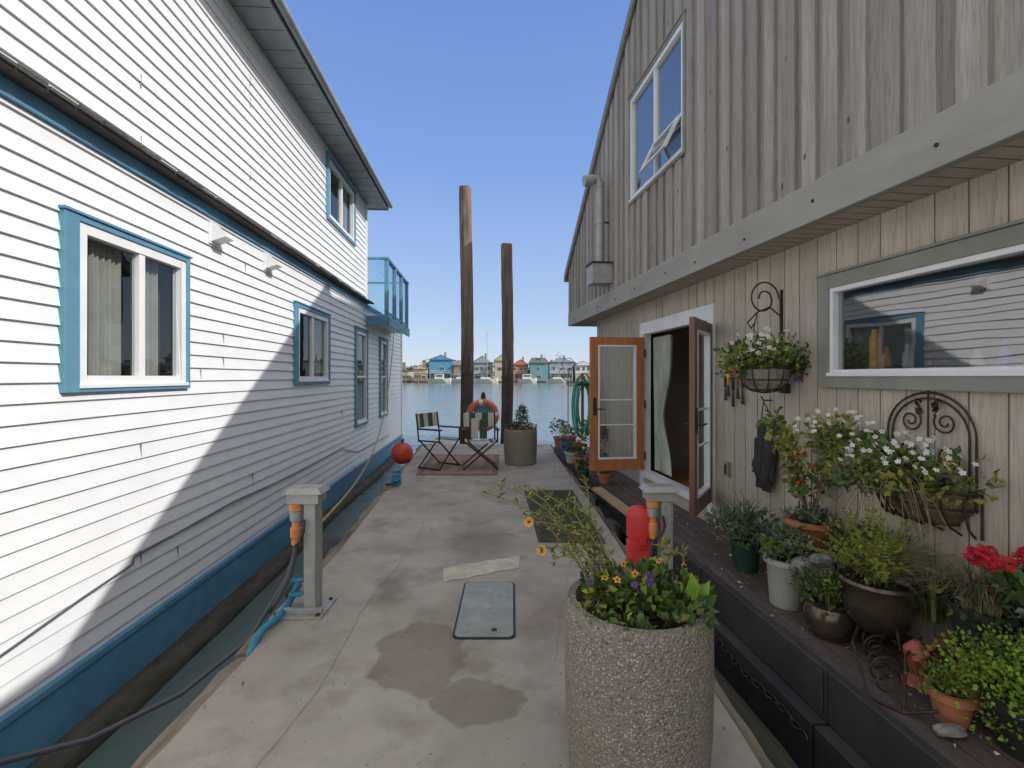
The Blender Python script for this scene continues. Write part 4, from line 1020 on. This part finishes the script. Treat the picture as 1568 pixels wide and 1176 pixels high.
# far clutter at house end
e=E('garden_hose_on_stand'); b=B(); hx,hy=1.13,7.75
for k in range(8):
    r=.10+.008*k; b.tube([(hx+.03*math.sin(k*2)+r*math.cos(i*.35),hy-.1+.025*k,1.02+r*3.4*math.sin(i*.35)+.02*math.sin(k)) for i in range(18)],.012,hose_gr,6,True)
b.box(hx-.02,hx+.02,hy-.02,hy+.02,.06,1.55,wood_dk); b.box(hx-.1,hx+.1,hy-.15,hy+.02,1.36,1.4,metal_dk); b.obj('hose',e)
b=B(); b.tube([(.95,8.2,.1),(.95,8.2,1.65)],.010,galv,7)
for k in range(8): b.tube([(.95+.12*math.cos(k*.8)*q,8.2+.12*math.sin(k*.8)*q,1.35+.05*k*q) for q in (0,.5,1)],.006,R.choice([red_metal,galv]),5)
b.tube([(.95+.1*math.cos(i*.4),8.2,1.72+.1*math.sin(i*.4)) for i in range(16)],.006,red_metal,5,True); b.obj('garden_wind_spinner')
e=E('potted_patio_plants'); b=B()
for (x,y,r,h,m) in ((1.05,7.3,.12,.2,terra),(.98,7.9,.12,.18,pot_wht),(1.15,8.3,.13,.25,pot_blk),(1.25,6.9,.1,.15,terra),(1.0,8.8,.12,.22,blue_obj),(1.0,6.75,.09,.12,pot_grn),(1.22,6.35,.09,.14,terra),(.93,9.3,.13,.25,terra)): pot(b,(x,y,.1),r,h,m)
b.obj('pots',e,smooth=True)
b=B()
for (x,y,z,r) in ((1.05,7.3,.42,.16),(.98,7.9,.4,.15),(1.15,8.3,.6,.25),(1.25,6.9,.36,.13),(1.0,8.8,.5,.2),(1.0,6.75,.3,.11),(1.35,7.6,.6,.2),(1.22,6.35,.32,.1),(.93,9.3,.52,.2)): clumps(b,(x,y,z),(r,r,r*.8),10,22,.045,[leafA,leafB,leafY,leafD])
for i in range(20): v=rv(); flower(b,(1.05+v.x*.15,7.6+v.y*.8,.5+v.z*.1),.03,R.choice([fl_red,fl_yel,fl_white]),None,5)
b.obj('plants',e,recalc=False)
b=B(); x,y=1.05,9.1; b.box(x-.14,x+.14,y-.12,y+.12,.1,.36,red_metal); b.box(x-.15,x+.15,y-.13,y+.13,.361,.40,canvas); b.tube([(x-.12,y-.125,.3),(x-.12,y-.16,.45),(x+.12,y-.16,.45),(x+.12,y-.125,.3)],.008,metal_dk,6); b.obj('cooler_box',bevel=.01)

# ------------------------------------------------------------------ far shore
bank=M('river_bank',(.12,.12,.07),(.07,.08,.04),.05,.95)
b=B(); b.add([(-3000,205,-.6),(3000,205,-.6),(3000,212,1.2),(-3000,212,1.2),(3000,3400,1.4),(-3000,3400,1.4)],[(0,1,2,3),(3,2,4,5)],bank); b.obj('far_river_bank')
cols=[(.07,.21,.36),(.5,.5,.48),(.48,.14,.10),(.28,.34,.38),(.48,.43,.33),(.15,.30,.32),(.62,.62,.61),(.3,.22,.16),(.10,.28,.46),(.40,.34,.26),(.27,.36,.42)]
cm=[M('far_paint_%d'%i,c,None,.5,.8) for i,c in enumerate(cols)]
rf=[M('far_roof_%d'%i,c,None,.5,.9) for i,c in enumerate([(.11,.11,.12),(.18,.16,.145),(.25,.25,.27)])]
fg=M('far_window',(.08,.10,.12),None,1,.15)
def fhouse(x,y,wd,ht,m,m2,r,ty,st,bal):
    dp=9; b=B(); b.box(x-.6,x+wd+.6,y-1.6,y+dp,-.6,0,log_m); b.box(x,x+wd,y,y+dp,0,ht,m)
    rh_=R.uniform(1.4,2.8)
    if st: b.box(x-.02,x+wd+.02,y-.03,y+dp+.02,0,2.9,m2)
    if ty<.5:
        b.add([(x-.4,y-.5,ht),(x+wd+.4,y-.5,ht),(x+wd/2,y-.5,ht+rh_),(x-.4,y+dp,ht),(x+wd+.4,y+dp,ht),(x+wd/2,y+dp,ht+rh_)],[(0,2,5,3),(1,4,5,2),(0,3,4,1)],r)
        b.add([(x-.1,y-.52,ht),(x+wd+.1,y-.52,ht),(x+wd/2,y-.52,ht+rh_*.9)],[(0,1,2)],m)
    elif ty<.8:
        b.add([(x-.4,y-.5,ht),(x+wd+.4,y-.5,ht),(x+wd-.8,y+dp/2,ht+rh_),(x+.8,y+dp/2,ht+rh_),(x-.4,y+dp,ht),(x+wd+.4,y+dp,ht)],[(0,1,2,3),(3,2,5,4),(0,4,5,1),(0,3,4),(1,5,2)],r)
    else: b.box(x-.3,x+wd+.3,y-.4,y+dp,ht,ht+.35,r)
    for fz in ([1.0] if ht<4 else [1.0,3.8]):
        k=R.choice([1,2,3])
        for i in range(k):
            cx=x+wd*(i+.5)/k+R.uniform(-.3,.3); ww=R.uniform(.4,1.0); hh_=R.uniform(.9,1.6); b.box(cx-ww-.12,cx+ww+.12,y-.08,y,fz-.12,fz+hh_+.12,cm[R.choice([6,1,6])]); b.box(cx-ww,cx+ww,y-.12,y-.08,fz,fz+hh_,fg)
    if bal:
        mm=cm[R.choice([6,7,6])]; b.box(x+.3,x+wd-.3,y-1.4,y-.13,2.75,2.9,mm); b.box(x+.3,x+wd-.3,y-1.4,y-1.33,3.7,3.78,mm)
        q=x+.3
        while q<x+wd-.3: b.box(q,q+.07,y-1.4,y-1.33,2.9,3.7,mm); q+=.6
        for q in (x+.4,x+wd-.5): b.box(q,q+.12,y-1.4,y-1.28,0,2.75,mm)
    if R.random()<.5: b.box(x+wd*.6,x+wd*.6+.7,y+2,y+2.7,ht,ht+rh_+1,cm[7])
    b.obj('distant_floating_house')
# the row seen across the river, left to right, then both ends continued
x=-34.5
for wd,ht,mi,m2,ty,bal in ((4.6,4.2,4,7,.2,0),(8.4,7.6,8,0,.1,1),(5.5,5.6,7,3,.6,0),(7,6.6,3,6,.3,1),(6,7.2,4,2,.2,0),(5.5,5.8,2,6,.2,1),(6.5,6.4,5,4,.6,0),(8.5,6.8,10,6,.1,1),(6,5.6,6,9,.3,0),(7,7.0,0,8,.2,1)):
    fhouse(x,172+R.uniform(-3,3),wd,ht,cm[mi],cm[m2],R.choice(rf),ty,R.random()<.4,bal); x+=wd+R.uniform(.4,1.2)
while x<150:
    wd=R.uniform(5,9); fhouse(x,172+R.uniform(-4,4),wd,R.choice([3.6,6,6.8,7.6]),R.choice(cm),R.choice(cm),R.choice(rf),R.random(),R.random()<.35,R.random()<.4); x+=wd+R.uniform(.3,1.8)
x=-36
while x>-150:
    wd=R.uniform(5,9); x-=wd+R.uniform(.3,1.8); fhouse(x,172+R.uniform(-4,4),wd,R.choice([3.6,6,6.8,7.6]),R.choice(cm),R.choice(cm),R.choice(rf),R.random(),R.random()<.35,R.random()<.4)
tl=M('far_tree_leaf',(.11,.14,.07),(.06,.09,.045),1,.8,island=.5)
b=B()
for i in range(190):
    x=R.uniform(-240,240); y=R.uniform(214,242); h=R.uniform(4,7.5)*(1.45 if R.random()<.1 else 1); cr_=R.uniform(1.8,3.4)
    b.tube([(x,y,1),(x+.3,y,h*.6),(x,y,h)],[.35,.2,.05],pile_m,5)
    for j in range(7):
        v=rv(); cc=(x+v.x*cr_*.8,y+v.y*cr_,h*.62+1+v.z*h*.36); leaves(b,cc,(cr_*.5,cr_*.5,h*.18),22,.9,[tl],w=.4)
b.obj('distant_trees',recalc=False)
b=B()
for i in range(30):
    x=R.uniform(-140,140); b.tube([(x,R.uniform(163,166),-1),(x,165,R.uniform(2.5,5))],.18,pile_m,7)
b.obj('distant_pilings')
def sail(x,y,h,k=1):
    b=B()
    st=[(-4,.9,.9),(-2,1.3,.8),(1,1.2,.85),(3.2,.5,1.05),(4.2,.03,1.15)]; vs=[]
    for a,wd,z in st: vs+=[(x+a*k,y-wd,z),(x+a*k,y+wd,z),(x+a*.9*k,y,-.8)]
    fs=[]
    for i in range(4):
        q=3*i; fs+=[(q,q+3,q+5,q+2),(q+1,q+2,q+5,q+4),(q,q+1,q+4,q+3)]
    fs.append((0,2,1)); b.add(vs,fs,cm[6]); b.box(x-1.5,x+1.4,y-.7,y+.7,.8,1.4 if h else 2.4,cm[6])
    if h:
        b.tube([(x+.5,y,.8),(x+.5,y,h)],.09,galv,6); b.tube([(x+.5,y,2),(x-3.3,y,1.9)],.12,cm[0],6)
        for e_ in (4.1,-3.9): b.tube([(x+.5,y,h-.1),(x+e_,y,1)],.02,galv,4)
    else: b.box(x-1.2,x+1.1,y-.72,y+.72,1.5,2.1,fg)
    b.obj('moored_sailboat' if h else 'moored_motorboat')
sail(-8.3,152,16); sail(15,160,10); sail(-60,158,13); sail(-24,160,0); sail(5,160,0,.8); sail(-17,161,7)
